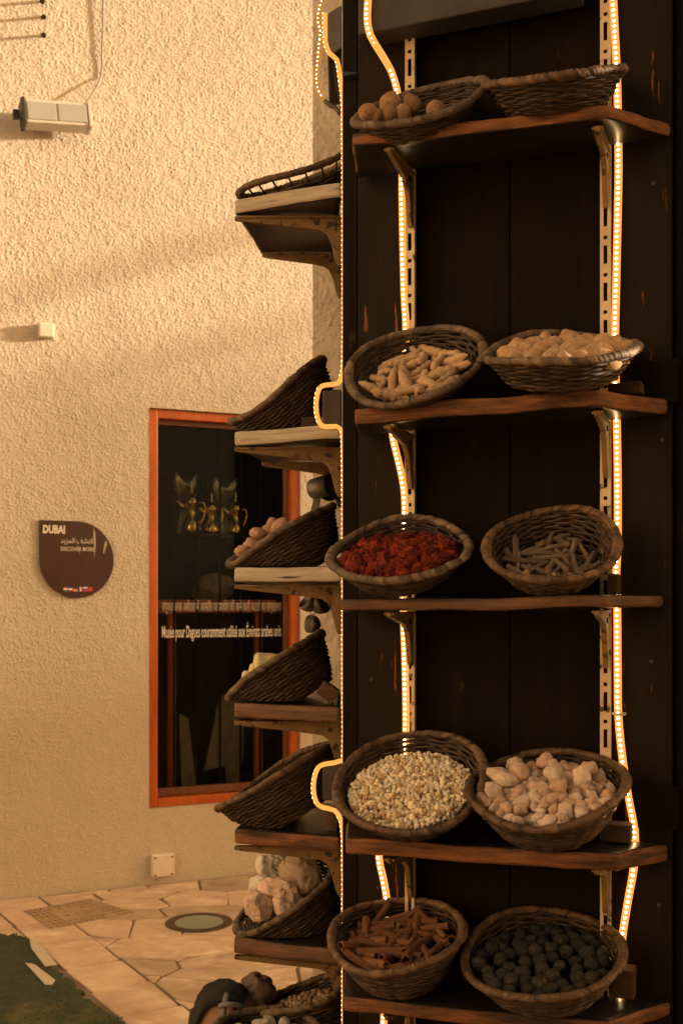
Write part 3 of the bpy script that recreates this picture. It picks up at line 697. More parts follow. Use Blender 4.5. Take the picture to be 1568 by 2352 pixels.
b_ = MB(); b_.hexa([Vector(p) for p in ((-9.5,-12,0),(-5.2,-12,0),(-6.6,4.0,0),(-9.5,4.0,0))], [Vector(p) for p in ((-9.5,-12,7.5),(-5.2,-12,7.5),(-6.6,4.0,7.5),(-9.5,4.0,7.5))]); b_.build('wall', M['cream'], lb)
for y in (-9.0,-5.0,-1.0):
    xx = -5.2-(y+12)/16*1.4; b_ = MB(); b_.hexa([Vector(p) for p in ((xx-.3,y,1.0),(xx+.03,y,1.0),(xx-.06,y+1.1,1.0),(xx-.4,y+1.1,1.0))], [Vector(p) for p in ((xx-.3,y,2.5),(xx+.03,y,2.5),(xx-.06,y+1.1,2.5),(xx-.4,y+1.1,2.5))]); b_.build('window', M['window_wood_dark'], lb)
TC = Vector((-1.2,6.1,0))+SH*17.0
tr = empty('added_shade_tree', (TC.x,TC.y,0), 'unseen leafy tree added down the lane to filter the low sun', 'tree')  # out of view, added so its leaves dapple the lower wall
b_ = MB(); b_.tube([TC+Vector((0,0,-.1)), TC+Vector((.1,.05,1.5)), TC+Vector((0,.1,3.2)), TC+Vector((.1,0,4.6))], lambda k: (.16,.13,.10,.05)[k], 10); b_.build('trunk', M['block_wood'], tr, True)
lv = MB(); r9 = random.Random(99)
for k in range(TREE_N):
    p = Vector((r9.gauss(0,1), r9.gauss(0,1), r9.gauss(0,1))).normalized()*(r9.random()**.4)
    c0 = TC+Vector((p.x*1.6, p.y*2.0, 4.6+p.z*1.5)); u_ = Vector((r9.gauss(0,1),r9.gauss(0,1),r9.gauss(0,1))).normalized(); v_ = u_.orthogonal().normalized(); a_ = r9.uniform(.05,.10)
    i = len(lv.v); lv.v += [c0-u_*a_, c0+v_*a_*.45, c0+u_*a_, c0-v_*a_*.45]; lv.f.append((i,i+1,i+2,i+3)); lv.m.append(0)
o = lv.build('crown', M['turf'], tr); o['kind'] = 'stuff'

for (ua,va,ub,vb,dd,rr_,lab) in ((0,690,530,545,4.2,.024,'upper overhead cable bundle spanning the lane'),(0,900,560,770,4.6,.020,'lower overhead cable bundle spanning the lane')):
    a, b = wallP(ua,va), wallP(ub,vb); a += SDIR*dd; b += SDIR*dd; dv = (b-a)
    mb = MB(); mb.tube([a-dv*1.2, a, b, b+dv*.6], rr_, 8); tag(mb.build('overhead_cable', M['cable'], None, True), lab, 'cable')
LE = TC+SH*2.5; LQ = Vector((-SH.y,SH.x,0))
le = empty('added_shade_building', LE, 'unseen low building added to keep the sun off the lower wall', 'building')  # out of view, height set to shade the foot of the wall
b_ = MB(); q4 = [LE-LQ*5, LE+LQ*5, LE+LQ*5+SH*3, LE-LQ*5+SH*3]; b_.hexa([p+UP*-.1 for p in q4], [p+UP*4.75 for p in q4]); b_.build('wall', M['far_dark'], le)
b_ = MB(); q4 = [LE-LQ*.6-SH*.04, LE+LQ*.6-SH*.04, LE+LQ*.6+SH*.02, LE-LQ*.6+SH*.02]; b_.hexa([p+UP*-.05 for p in q4], [p+UP*2.2 for p in q4]); b_.build('door', M['window_wood_dark'], le)

# ================================================================== THE RACK
rack = empty('spice_rack', O, 'tall dark brown wooden spice rack with shelves on its front and side', 'rack', rot=Matrix(((D1.x,D2.x,0),(D1.y,D2.y,0),(0,0,1))))
def cb(mb, u0, u1, z0, z1, o0, o1, m=0):               # box between image columns u0,u1 on the front plane; o0 back .. o1 front
    a, b = front(u0,o1), front(u1,o1); a2, b2 = a+D2*(o1-o0), b+D2*(o1-o0)
    mb.hexa([a+UP*z0, b+UP*z0, b2+UP*z0, a2+UP*z0], [a+UP*z1, b+UP*z1, b2+UP*z1, a2+UP*z1], m)
RZ0, RZ1 = .02, 3.35
def rackpart(name, u0, u1, z0, z1, o0, o1, m, bev=.003):
    b_ = MB(); cb(b_, u0, u1, z0, z1, o0, o1); return b_.build(name, m, rack, bevel=bev)
rackpart('corner_post', 785.4, 820.5, RZ0, RZ1, -.10, -.012, M['panel'])
rackpart('stile', 821, 938, RZ0, RZ1, -.06, .0, M['paint'])
rackpart('stile', 1399, 1543, RZ0, RZ1, -.06, .0, M['paint'])
rackpart('panel_board', 938.5, 1169.3, RZ0, RZ1, -.06, -.040, M['panel'])
rackpart('panel_board', 1171, 1398.5, RZ0, RZ1, -.06, -.040, M['panel'])
b_ = MB()
b_.hexa([Vector((.004,2.66,RZ0)), front(1543,-.062)+UP*RZ0, front(1543,-.062)+D2*.40+UP*RZ0, Vector((.006,3.10,RZ0))], [Vector((.004,2.66,RZ1)), front(1543,-.062)+UP*RZ1, front(1543,-.062)+D2*.40+UP*RZ1, Vector((.006,3.10,RZ1))])
b_.build('carcass', M['panel'], rack)
# lintel and rails
q = front(821,.07); zl0 = fz(80,q.y)
rackpart('lintel', 821, 1330, zl0, zl0+.45, .001, .07, M['beam'], .005)
for (v0,v1) in ((885,975),(1762,1850)):
    q = front(790,.0); z1, z0 = fz(v0,2.6), fz(v1,2.6)
    rackpart('rail', 940, 1398, z0, z1, -.0395, -.022, M['panel'], .003)
    rackpart('rail', 1446, 1556, z0, z1, .0005, .014, M['panel'], .003)
    # beam end sticking out on the side
    b_ = MB(); c = Vector((0,2.66,0)); l0 = Vector(((740-CX)/F*2.66,2.66,0)); r0 = Vector(((784.6-CX)/F*2.645,2.645,0))
    b_.hexa([l0+UP*z0, r0+UP*z0, r0+Vector((0,.42,z0)), l0+Vector((0,.42,z0))], [l0+UP*z1, r0+UP*z1, r0+Vector((0,.42,z1)), l0+Vector((0,.42,z1))])
    b_.build('beam_end', M['beam'], rack, bevel=.005)
b_ = MB(); l0 = Vector(((752-CX)/F*2.72,2.72,0)); r0 = Vector(((784.5-CX)/F*2.68,2.68,0)); z0, z1 = fz(118,2.7), fz(18,2.7)
b_.hexa([l0+UP*z0, r0+UP*z0, r0+Vector((0,.3,z0)), l0+Vector((0,.3,z0))], [l0+UP*z1, r0+UP*z1, r0+Vector((0,.3,z1)), l0+Vector((0,.3,z1))]); b_.build('beam_end', M['beam'], rack, bevel=.005)
b_ = MB(); b_.prism([P(760,112,2.72), P(785,112,2.70), P(785,262,2.70)], Vector((0,.05,0))); b_.build('brace', M['panel'], rack)
b_ = MB(); b_.hexa([front(787,.004)+UP*fz(176,2.6), front(819.5,.004)+UP*fz(176,2.6), front(819.5,-.011)+UP*fz(176,2.6), front(787,-.011)+UP*fz(176,2.6)], [front(787,.0)+UP*fz(163,2.6), front(819.5,.0)+UP*fz(172,2.6), front(819.5,-.011)+UP*fz(172,2.6), front(787,-.011)+UP*fz(163,2.6)]); b_.build('ledge', M['beam'], rack)
# door post beyond the rack
dp = empty('door_post', front(1585,-.05), 'dark brown door post at the right edge beyond the rack', 'post')
b_ = MB(); cb(b_, 1549, 1900, RZ0, RZ1, -.30, -.03); b_.build('post', M['panel'], dp, bevel=.004)
b_ = MB(); cb(b_, 1549.5, 1556, fz(905,2.32), fz(815,2.32), -.029, -.02); b_.build('hinge', M['beam'], dp, bevel=.002)

for (u, v) in ((850,330),(880,980),(852,1560),(868,2040),(1500,420),(1520,1010),(1495,1520),(1512,2080)):
    q = frontP(u, v, .0); b_ = MB(); b_.tube([q+D2*.004, q-D2*.0025], .0042, 8); b_.build('screw', M['bolt'], rack)
# slotted uprights
def upright(u, vtop):
    c = front(u, 0); w = .0115; a = .0042; dep = .012
    z1 = fz(vtop, c.y); z0 = .05
    cols = [(-w,0.0),(-w,dep),(-a,dep),(a,dep),(w,dep),(w,0.0)]
    rows = [z0]; kinds = []
    z = z0; k = 0
    while z < z1-.01:
        for L, s in ((.020,0),(.040,1),(.013,0),(.008,1)):
            if z+L > z1: L = z1-z; 
            if L <= .001: continue
            z += L; rows.append(z); kinds.append(s)
    bm_ = MB(); nc = len(cols)
    for z in rows:
        for x, d in cols: q = c+D1*x-D2*d; bm_.v.append(Vector((q.x,q.y,z)))
    for r in range(len(rows)-1):
        for j in range(nc-1):
            if j == 2 and kinds[r]: continue
            bm_.f.append((r*nc+j, r*nc+j+1, (r+1)*nc+j+1, (r+1)*nc+j)); bm_.m.append(0)
    o = bm_.build('upright', M['upright'], rack)
    s = o.modifiers.new('thick','SOLIDIFY'); s.thickness = .002; s.offset = -1
UL, UR = 944, 1391.5
upright(UL, 80); upright(UR, -20)

def bracket(base, out, z, length, drop, thick=.006, m='bracket', parent=rack):
    """cast bracket: base on the upright, out = outward direction, z = underside of the shelf"""
    side = out.cross(UP).normalized()
    pr = [(0,0),(length,0),(length,-.010),(length*.9,-.014),(length*.35,-.030),(.052,-.036),(.036,-.046),(.026,-.070),(.016,-drop*.9),(.010,-drop),(0,-drop)]
    mb = MB(); mb.prism([base+out*x+UP*(z+y)-side*thick for x, y in pr], side*2*thick)
    b = mb.build('bracket', M[m], parent, bevel=.002)
    # stiffening flange and screw
    f = MB(); f.prism([base+out*x+UP*(z+y)-side*(thick*1.9) for x, y in ((.004,-.001),(length*.98,-.001),(length*.98,-.006),(.004,-.006))], side*thick*3.8); f.build('flange', M[m], b)
    s_ = MB(); 
    for (x, y) in ((.030,-.022),):
        q = base+out*x+UP*(z+y); s_.tube([q-side*(thick+.003), q+side*(thick+.003)], .006, 8)
    s_.build('rivet', M['bolt'], b)

SHELF = {}
def front_shelf(key, ul, vt, vb, ur, el, er, ubl, ubr, mats, seed, vt_r=None, wob=.004, chip=.004):
    fl_, fr_ = front(ul,el), front(ur,er); bl, br = front(ubl,.022), front(ubr,.018)
    zt, zb = fz(vt, fl_.y), fz(vb, fl_.y)
    dzr = 0.0
    if vt_r is not None: dzr = fz(vt_r, fr_.y)-zt
    zz = [0, dzr, dzr*.8, 0]
    pts = [fl_, fr_, br, bl]
    slab('shelf', [p+UP*(zb+d) for p, d in zip(pts, zz)], [p+UP*(zt+d) for p, d in zip(pts, zz)], mats, rack, wob=wob, bev=.008, seed=seed, chip=chip)
    SHELF[key] = zt
    for u in (UL, UR):
        d = dzr if u == UR else 0
        bracket(front(u,.014), -D2, zb+d-.004, (el if u == UL else er)*.82, .125)
E1 = [M['shelf_top'], M['shelf_edge']]; E2 = [M['shelf_top'], M['shelf_edge_b']]
front_shelf('F1', 808, 305, 335, 1402, .20, .165, 822, 1540, E1, 1, 238)
front_shelf('F2', 811, 934, 972, 1378, .20, .17, 822, 1537, E1, 2, 893, wob=.006)
front_shelf('F3', 781, 1374, 1402, 1385, .20, .17, 800, 1525, E2, 3, 1368)
front_shelf('F4', 793, 1926, 1966, 1420, .20, .17, 796, 1538, E1, 4, 1960)
front_shelf('F5', 787, 2292, 2326, 1400, .21, .18, 790, 1538, E1, 5, 2345)

# side shelves
SIDE = {}
NI, NO = Vector((-.004,2.63,0)), Vector((-.271,2.734,0)); FO, FI = Vector((-.225,3.06,0)), Vector((-.004,3.10,0))
def side_shelf(key, vto, vbo, vti, vbi, mats, seed, chip=.003, br=True):
    zto, zbo = fz(vto,NO.y), fz(vbo,NO.y); zti, zbi = zto+fz(vti,NI.y)*0, zbo
    slab('side_shelf', [NO+UP*zbo, NI+UP*zbi, FI+UP*zbi, FO+UP*zbo], [NO+UP*zto, NI+UP*zti, FI+UP*zti, FO+UP*zto], mats, rack, wob=.003, bev=.009, seed=seed, chip=chip)
    SIDE[key] = (zto+zti)/2
    if not br: return
    for b in (Vector((.001,2.742,0)), Vector((.001,3.03,0))):
        bracket(b, Vector((-1,0,0)), zbo-.005, .270 if b.y < 2.8 else .222, .125, .006)
side_shelf('S1', 455, 490, 424, 488, [M['shelf_top'], M['pale_wood']], 11)
side_shelf('S2', 988, 1022, 978, 1014, [M['shelf_top'], M['pale_wood']], 12)
side_shelf('S3', 1303, 1338, 1301, 1336, [M['shelf_top'], M['pale_wood']], 13)
side_shelf('S4', 1614, 1652, 1616, 1664, [M['shelf_top'], M['shelf_edge_b']], 14)
side_shelf('S5', 1904, 1940, 1912, 1958, [M['shelf_top'], M['shelf_edge']], 15)
side_shelf('S6', 2153, 2192, 2168, 2222, [M['shelf_top'], M['shelf_edge_b']], 16)
side_shelf('S7', 2440, 2480, 2470, 2515, [M['shelf_top'], M['shelf_edge_b']], 17, br=False)

# ---------------------------------------------------------------- LED ropes
def smooth_path(pts, step):
    out = []; n = len(pts)
    for k in range(n-1):
        p0, p1, p2, p3 = pts[max(k-1,0)], pts[k], pts[k+1], pts[min(k+2,n-1)]
        m_ = max(2, int((p2-p1).length/step))
        for i in range(m_):
            t = i/m_; out.append(.5*((2*p1)+(p2-p0)*t+(2*p0-5*p1+4*p2-p3)*t*t+(3*p1-p0-3*p2+p3)*t**3))
    out.append(pts[-1]); return out
def rope(pts, r, label, nrm, spacing=.0117, bead_r=.0037, sleeve='rope', group='led light ropes on the rack', seg=.02, bead_out=.95):
    path = smooth_path(pts, seg)
    e = empty('light_rope', path[-1], label, 'light rope', group)
    mb = MB(); mb.tube(path, r, 8); mb.build('sleeve', M[sleeve], e, True)
    bd = MB(); acc = 0.0
    for a, b in zip(path[:-1], path[1:]):
        L = (b-a).length; t = (b-a)/max(L,1e-9)
        while acc < L:
            c = a+t*acc+nrm*(r*bead_out); s = t.cross(nrm).normalized(); i = len(bd.v); ac = acc
            k = bead_r
            bd.v += [c+t*k*.85, c-t*k*.85, c+s*k*.95, c-s*k*.95, c+nrm*k*.9, c-nrm*k*.9]
            for f in ((0,2,4),(2,1,4),(1,3,4),(3,0,4)): bd.f.append(tuple(i+x for x in f)); bd.m.append(0)
            acc += spacing
        acc -= L
    o = bd.build('led_bead', M['bead'], e); o['kind'] = 'stuff'
RO = .0085
lp = [(848,-60),(845,0),(843,40),(850,80),(875,122),(898,162),(910,200),(916,232),(922,300),(924,360),(923,430),(925,560),(928,680),(932,755),(928,860),(905,945),(900,985),(905,1020),(915,1060),(927,1120),(930,1190),(925,1310),(927,1435),(930,1520),(932,1680),(925,1800),(880,1910),(870,1968),(878,2010),(888,2065),(895,2160),(885,2260),(880,2380)]
rope([frontP(u, v, .010 if v > 170 else (.082 if v < 85 else .082-(v-85)/85*.072)) for u, v in lp], RO, 'glowing light rope snaking down left of the front shelves', -D2)
rp = [(1406,-60),(1408,0),(1413,100),(1416,160),(1418,240),(1420,380),(1418,500),(1415,640),(1412,780),(1414,900),(1416,970),(1418,1100),(1418,1250),(1415,1310),(1417,1400),(1418,1550),(1420,1650),(1430,1750),(1445,1840),(1457,1908),(1456,1985),(1440,2080),(1428,2160),(1425,2230),(1424,2300),(1430,2380)]
rope([frontP(u, v, .011) for u, v in rp], .0085, 'glowing light rope running down right of the front shelves', -D2)
SDp = 2.635
sp = [(746,30),(746,80),(748,100),(756,121),(773,136),(779,165),(783,195),(787.5,240),(789.6,400),(789.6,600),(789.6,820),(784,862),(776,880),(748,884),(733,892),(726,920),(727,950),(734,972),(748,980),(772,979),(783,990),(787.5,1010),(789.6,1200),(789.6,1500),(789.6,1720),(783,1748),(748,1755),(730,1764),(721,1790),(720,1820),(727,1845),(741,1855),(768,1862),(780,1880),(786.5,1905),(789.4,2000),(789.4,2400)]
rope([P(u, v, SDp) for u, v in sp], .0058, 'thin glowing light rope along the rack corner, wrapping the beam ends', Vector((-.93,-.37,0)), bead_r=.0011)
rope([P(u, v, 2.75) for u, v in ((745,-25),(741,0),(733,28),(731,50),(736,66),(737,80),(734,105),(730,150),(728,185),(734,212),(744,228))], .0072, 'short amber light rope looped beside the top beam end', Vector((-.3,-.95,0)), spacing=.011, bead_r=.0021, sleeve='rope_dim')
b_ = MB(); b_.tube(smooth_path([P(u,v,2.752) for u,v in ((745,230),(755,239),(770,247),(782,262))], .01), .006, 8); tag(b_.build('rope_tail', M['sleeve_tail'], None, True), 'grey unlit tail end of the amber light rope', 'cable')
for (u, v, o, lab) in ((1421,1640,.011,'small clip holding the right light rope below the middle shelf'),):
    c = frontP(u, v, o); mb = MB(); mb.tube([c+D1*x+D2*.004-D2*.014*cos(x/.013*pi/2) for x in [k*.0022 for k in range(-6,7)]], .0035, 6); tag(mb.build('rope_clip', M['clip'], None, True), lab, 'clip')

# ================================================================== BASKETS
def ell(W, h, val):
    s = W*W+h*h; c = W*W-h*h; sn = 2*val; r = hypot(c, sn)
    return sqrt((s+r)/2), sqrt(max(s-r,1)/2), .5*atan2(sn, c)
def circle_pose(cx, cy, A, B, phi, D, facing=1):
    """the 3-D circle whose outline is seen as this ellipse, at distance D"""
    X0 = (cx-CX)/F; Z0 = (HZ-cy)/F; A /= F; B /= F
    R = np.array([[cos(phi),-sin(phi)],[sin(phi),cos(phi)]]); Mq = R@np.diag([1/A**2,1/B**2])@R.T
    c = np.array([X0,Z0]); Q = np.zeros((3,3)); Q[:2,:2] = Mq; Q[:2,2] = Q[2,:2] = -Mq@c; Q[2,2] = c@Mq@c-1
    w, V = np.linalg.eigh(Q); l3, l2, l1 = w; e3, e1 = V[:,0], V[:,2]; best = None
    for s1 in (1,-1):
        for s2 in (1,-1):
            n = s1*sqrt((l1-l2)/(l1-l3))*e1+s2*sqrt((l2-l3)/(l1-l3))*e3
            ct = np.linalg.solve(Q, n); ct = ct/ct[2]*D
            if (n@-ct)*facing < 0: continue
            if best is None or n[1] > best[0][1]: best = (n, ct)
    n, ct = best; p = np.array([X0+A*cos(phi), Z0+A*sin(phi), 1.]); k = (n@ct)/(n@p)
    Rr = float(np.linalg.norm(p*k-ct)); xa = p*k-ct
    return Vector((n[0],n[2],n[1])), Vector((ct[0],ct[2],ct[1]+H)), Rr, Vector((xa[0],xa[2],xa[1])).normalized()
def basket(label, n, c, R, xa, Hd, rb=.60, rim='rim', loose=0.0, seed=0, rimr=.0090, ear=.25, floor=None, warp=1.0):
    n = n.normalized(); xa = (xa-n*xa.dot(n)).normalized(); ya = n.cross(xa)
    rot = Matrix((xa,ya,n)).transposed()
    e = empty('wicker_basket', c, label, 'basket', 'wicker baskets on the rack', rot)
    w = MW[e.name]; rr = random.Random(seed*13+1)
    N = 24; seg = 5; S = N*seg; pitch = .0053; rows = max(5, int(Hd*1.12/pitch)); strand = .0036
    prof = lambda t: (R*(rb+(1-rb)*(t**.72)), -Hd*(1-t)**1.08)         # t 0 base .. 1 rim
    bend = lambda an: warp*(.006*sin(2*an+seed)+.004*sin(3*an+seed*2))
    mb = MB(); wtones = []
    for k in range(rows):
        t = (k+.3)/rows
        if loose and t > 1-loose and t < .97: continue
        r, z = prof(t); ph = (k % 2)*pi; j1 = rr.uniform(-.0012,.0012); a0 = rr.uniform(0,1); path = []
        sr = strand*rr.uniform(.85,1.12)
        for i in range(S):
            an = 2*pi*i/S
            q = r+.0030*cos(N/2*an+ph)+j1+.0018*noise.noise(Vector((cos(an)*3,sin(an)*3,k*.7+seed)))
            path.append(Vector((q*cos(an), q*sin(an), z+bend(an)*t+.0022*noise.noise(Vector((cos(an)*4,sin(an)*4,k*1.3+9+seed))))))
        mb.tube(path, sr, 5, closed=True); wt = rr.random(); wtones += [min(1,max(0,.5+.55*(wt-.5)+.5*noise.noise(Vector((cos(2*pi*(i//5)/S)*2.5,sin(2*pi*(i//5)/S)*2.5,k*2.1+seed))))) for i in range(S*5)]
    def settle(m_):
        if floor is not None:
            for p in m_.v:
                q = w @ p
                if q.z < floor: q.z = floor+(q.z-floor)*.04; p.xyz = (w.inverted() @ q)
        return m_
    me = settle(mb).mesh('weave'); at_ = me.attributes.new('tone','FLOAT','POINT'); at_.data.foreach_set('value', wtones); o = finish('weave', me, M['wicker'], e, w, True); o['kind'] = 'stuff'
    st = MB()
    for i in range(N):
        an = 2*pi*(i+.5)/N*1.0
        st.tube([Vector((prof(t)[0]*cos(an), prof(t)[0]*sin(an), prof(t)[1]+bend(an)*t)) for t in (0,.3,.6,.85,1.0)], .0026, 5)
    o = finish('stakes', settle(st).mesh('stakes'), M['wicker'], e, w, True); o['kind'] = 'stuff'
    bt = MB(); r0 = R*rb; bt.lathe([(.001,-Hd-.001),(r0*.5,-Hd-.002),(r0*1.01,-Hd),(r0*1.01,-Hd+.006),(r0*.5,-Hd+.004),(.001,-Hd+.004)], 32); finish('base', settle(bt).mesh('base'), M['wicker'], e, w, True)
    tones = []; rm = MB(); S2 = 480; wr = 78; K = 10
    for i in range(S2):
        an = 2*pi*i/S2; er = 1+ear*max(0, abs(cos(an))-.88)/.12
        c0 = Vector((R*cos(an), R*sin(an), bend(an)+.0022*noise.noise(Vector((cos(an)*5,sin(an)*5,seed))))); ro = Vector((cos(an),sin(an),0))
        th = 1+.12*noise.noise(Vector((an*7,seed*2,0)))
        for j in range(K):
            ta = 2*pi*j/K; ph = an*wr/(2*pi)+.55*sin(ta+.5)+1.6*noise.noise(Vector((cos(an)*4,sin(an)*4,seed)))
            f = ph % 1.0; wv = noise.noise(Vector((math.floor(ph)*3.7,seed*5.1,0)))
            q = rimr*er*th*(1.0+.09*wv-.22*math.exp(-((f-.5)/.15)**2)); tones.append(min(1,max(0,.5+.85*wv)))
            rm.v.append(c0+ro*(cos(ta)*q)+Vector((0,0,sin(ta)*q)))
    for i in range(S2):
        for j in range(K):
            rm.f.append((i*K+j, i*K+(j+1) % K, ((i+1) % S2)*K+(j+1) % K, ((i+1) % S2)*K+j)); rm.m.append(0)
    me = rm.mesh('rim'); at_ = me.attributes.new('tone','FLOAT','POINT'); at_.data.foreach_set('value', tones); finish('rim', me, M[rim], e, w, True)
    return e, rot, R, Hd, rb
def fill_pts(c, rot, R, Hd, rb, mind, seed, nmax=400, front_d=.012, back_d=.55, heap=.012, layers=1, ymax=1.0, edge=.5):
    """points on the heaped surface inside a tilted basket, in basket-local coordinates"""
    r_ = random.Random(seed); pts = []
    g = rot.transposed() @ Vector((0,0,-1)); down = Vector((g.x,g.y)); down = down.normalized() if down.length > .05 else Vector((0,-1))
    for tr in range(nmax*60):
        if len(pts) >= nmax: break
        x, y = r_.uniform(-R,R), r_.uniform(-R,R); rr = hypot(x,y)
        s = (Vector((x,y)).dot(down)/R+1)/2                  # 1 at the low lip, 0 at the high back
        z = -(front_d+(1-s)*Hd*back_d) + heap*(1-(rr/R)**2) 
        tt = max(0, 1+z/Hd); rad = R*(rb+(1-rb)*tt**.72)-.012-mind*edge
        if z < -Hd+mind*.4: continue
        if rr > rad: continue
        p = Vector((x,y,z))
        if all((p-q).length > mind for q in pts): pts.append(p)
    return pts
FRONT = {'A1':(965.5,238,150.5,53,6321,'F1'),'B1':(1274.5,178,157,20,3000,'F1'),'A2':(956,838,154.4,88.4,4826,'F2'),'B2':(1291.7,803,174,32,1380,'F2'),'A3':(916.8,1266.7,160,69.7,2355,'F3'),'B3':(1266.8,1253.7,151,84,1080,'F3'),'A4':(942.4,1798,170,115.6,3120,'F4'),'B4':(1258,1811,181,86.4,1866,'F4'),'A5':(912.7,2149.5,151,85,1843,'F5'),'B5':(1249,2196,182,104,1120,'F5')}
FL = {'A1':'basket of round tan roots, left on the top front shelf','B1':'high sided wicker basket seen from below, right on the top front shelf','A2':'basket of pale turmeric fingers, left on the second front shelf','B2':'basket of lumpy dried ginger, right on the second front shelf','A3':'basket of red dried blossoms on the middle front shelf','B3':'basket of grey twigs, right on the middle front shelf','A4':'basket heaped with small yellow resin grains','B4':'basket of large pinkish resin lumps','A5':'basket of cinnamon bark on the lowest front shelf','B5':'basket of black dried limes on the lowest front shelf'}
rbs = {'A1':.62,'B1':.66,'B2':.66}
grey = {'A1','A2','B2','A3'}
BK = {}
for i, (k, (cx,cy,W,h,val,sk)) in enumerate(FRONT.items()):
    A, B, phi = ell(W,h,val); off = .13
    for it in range(3):
        D = front(cx,off).y
        n, c, R, xa = circle_pose(cx,cy,A,B,phi,D,-1 if k == 'B1' else 1)
        off = max(.12, R*sqrt(1-n.dot(D2)**2)+{'B5':-.035,'A5':.002,'B4':-.02,'A4':.008}.get(k, .022 if k[0] == 'A' else -.004))
    rb = rbs.get(k,.56); sl = sqrt(max(0,1-n.z**2))
    Hd = (c.z-SHELF[sk]-.006-rb*R*sl)/n.z
    Hd = min(max(Hd,.066 if k in ('B1','B2') else .055),.12)
    BK[k] = (c,)+basket(FL[k], n, c, R, xa, Hd, rb, 'rim_grey' if k in grey else 'rim', seed=i+1, warp={'B1':.2,'A1':.5}.get(k,1.0))[1:]
    print(k, 'R %.3f Hd %.3f' % (R,Hd), tuple(round(x,2) for x in n))
LEFT = {'L1':(692,398,150,15,20,-1,'S1',.34),'L2':(638,901,128,5,35.4,-1,'S2',0),'L3':(645,1229,136,5,29,-1,'S3',0),'L4':(630,1526,130,5,33.5,-1,'S4',0),'L5':(632,1780,152,8,30.5,1,'S5',0),'L6':(650,2060,132,42,38,1,'S6',0),'L7':(690,2287,112,26,22,1,'S7',0),'L8':(610,2372,118,56,2,1,'S7',0)}
LL = {'L1':'loosely woven basket on the top side shelf, gaps below its rim','L2':'empty looking basket tilted on the second side shelf','L3':'tilted basket of pinkish pumice pieces on the side shelf','L4':'tilted basket holding pale yellow soap cylinders','L5':'tilted double rimmed basket on the fifth side shelf','L6':'basket of rose quartz rocks on the side shelf','L7':'basket of mixed pebbles at the bottom of the side','L8':'basket rim of stones cut by the lower picture edge'}
LB = {'L1':.105,'L2':.10,'L3':.105,'L4':.105,'L5':.11,'L6':.12,'L7':.10,'L8':.10}
for i, (k, (cx,cy,A,B,phi,fc_,sk,loose)) in enumerate(LEFT.items()):
    D = 2.60 if k == 'L8' else (2.83 if k != 'L7' else 2.80)
    n, c, R, xa = circle_pose(cx,cy,A,B,radians(phi),D,fc_)
    rb = .66; LB[k] = .115 if k != 'L1' else .095
    BK[k] = (c,)+basket(LL[k], n, c, R, xa, LB[k], rb, 'rim' if k in ('L1','L2','L5') else 'rim_grey', loose, seed=i+20, floor=SIDE[sk]+.004)[1:]
    print(k, 'R %.3f Hd %.3f' % (R, LB[k]))
# dark basket behind, on the fourth side shelf, and a nested rim
# ---------------------------------------------------------------- goods
def scatter(key, meshes, pts, name, label, cat, group, smin, smax, seed, flat=False, tilt=3.2, lift=0.0):
    c, rot, R, Hd, rb = BK[key]; r_ = random.Random(seed); w = Matrix.Translation(c) @ rot.to_4x4()
    for p in pts:
        s = r_.uniform(smin,smax)
        if flat: e = Euler((r_.gauss(0,.18), r_.gauss(0,.22), r_.uniform(0,2*pi)))
        else: e = Euler((r_.uniform(-tilt,tilt), r_.uniform(-tilt,tilt), r_.uniform(0,2*pi)))
        me = r_.choice(meshes)
        if flat:
            hl = max(abs(v.co.x) for v in me.vertices)*s; ok = False
            for tr in range(14):
                d = e.to_matrix() @ Vector((1,0,0)); ok = True
                for q in (p+d*hl, p-d*hl):
                    tt = 1+q.z/Hd
                    if tt < .12 or hypot(q.x,q.y) > R*(rb+(1-rb)*min(tt,1.15)**.72)-.016: ok = False
                if ok: break
                e = Euler((r_.gauss(0,.18), r_.gauss(0,.30), r_.uniform(0,2*pi)))
            if not ok: continue
        put(name, me, w @ Matrix.Translation(p+Vector((0,0,lift))) @ e.to_matrix().to_4x4() @ Matrix.Scale(s,4), label, cat, group)
def bp(key, mind, seed, **kw): c, rot, R, Hd, rb = BK[key]; return fill_pts(c, rot, R, Hd, rb, mind, seed, **kw)
# A1 round roots, placed as seen: five heaped at the left end
balls = [lump_mesh('round_root', 3, .10, 1.6, s, (1,.95,.9), M['tan_ball'], pinch=.12) for s in range(4)]
c, rot, R, Hd, rb = BK['A1']
for i, (u, v, rad, lab) in enumerate(((845,258,23,'leftmost round tan root at the basket lip'),(897,238,28,'largest round tan root on top of the heap'),(943,240,25,'rough tan root right of the largest one'),(866,266,18,'small orange tan root low at the front lip'),(895,262,22,'creased tan root in the front middle of the heap'),(1000,252,24,'pale tan root lying alone right of the heap'),(925,258,20,'tan root half hidden behind the front rim'))):
    D = c.y-.03+(.03 if i in (1,2) else 0); s = rad/F*D
    put('round_root', balls[i % 4], Matrix.Translation(P(u,v,D)) @ Euler((i*1.3,i*.7,i*2.1)).to_matrix().to_4x4() @ Matrix.Scale(s,4), lab+' on the top front shelf', 'root', 'round roots in the top basket')
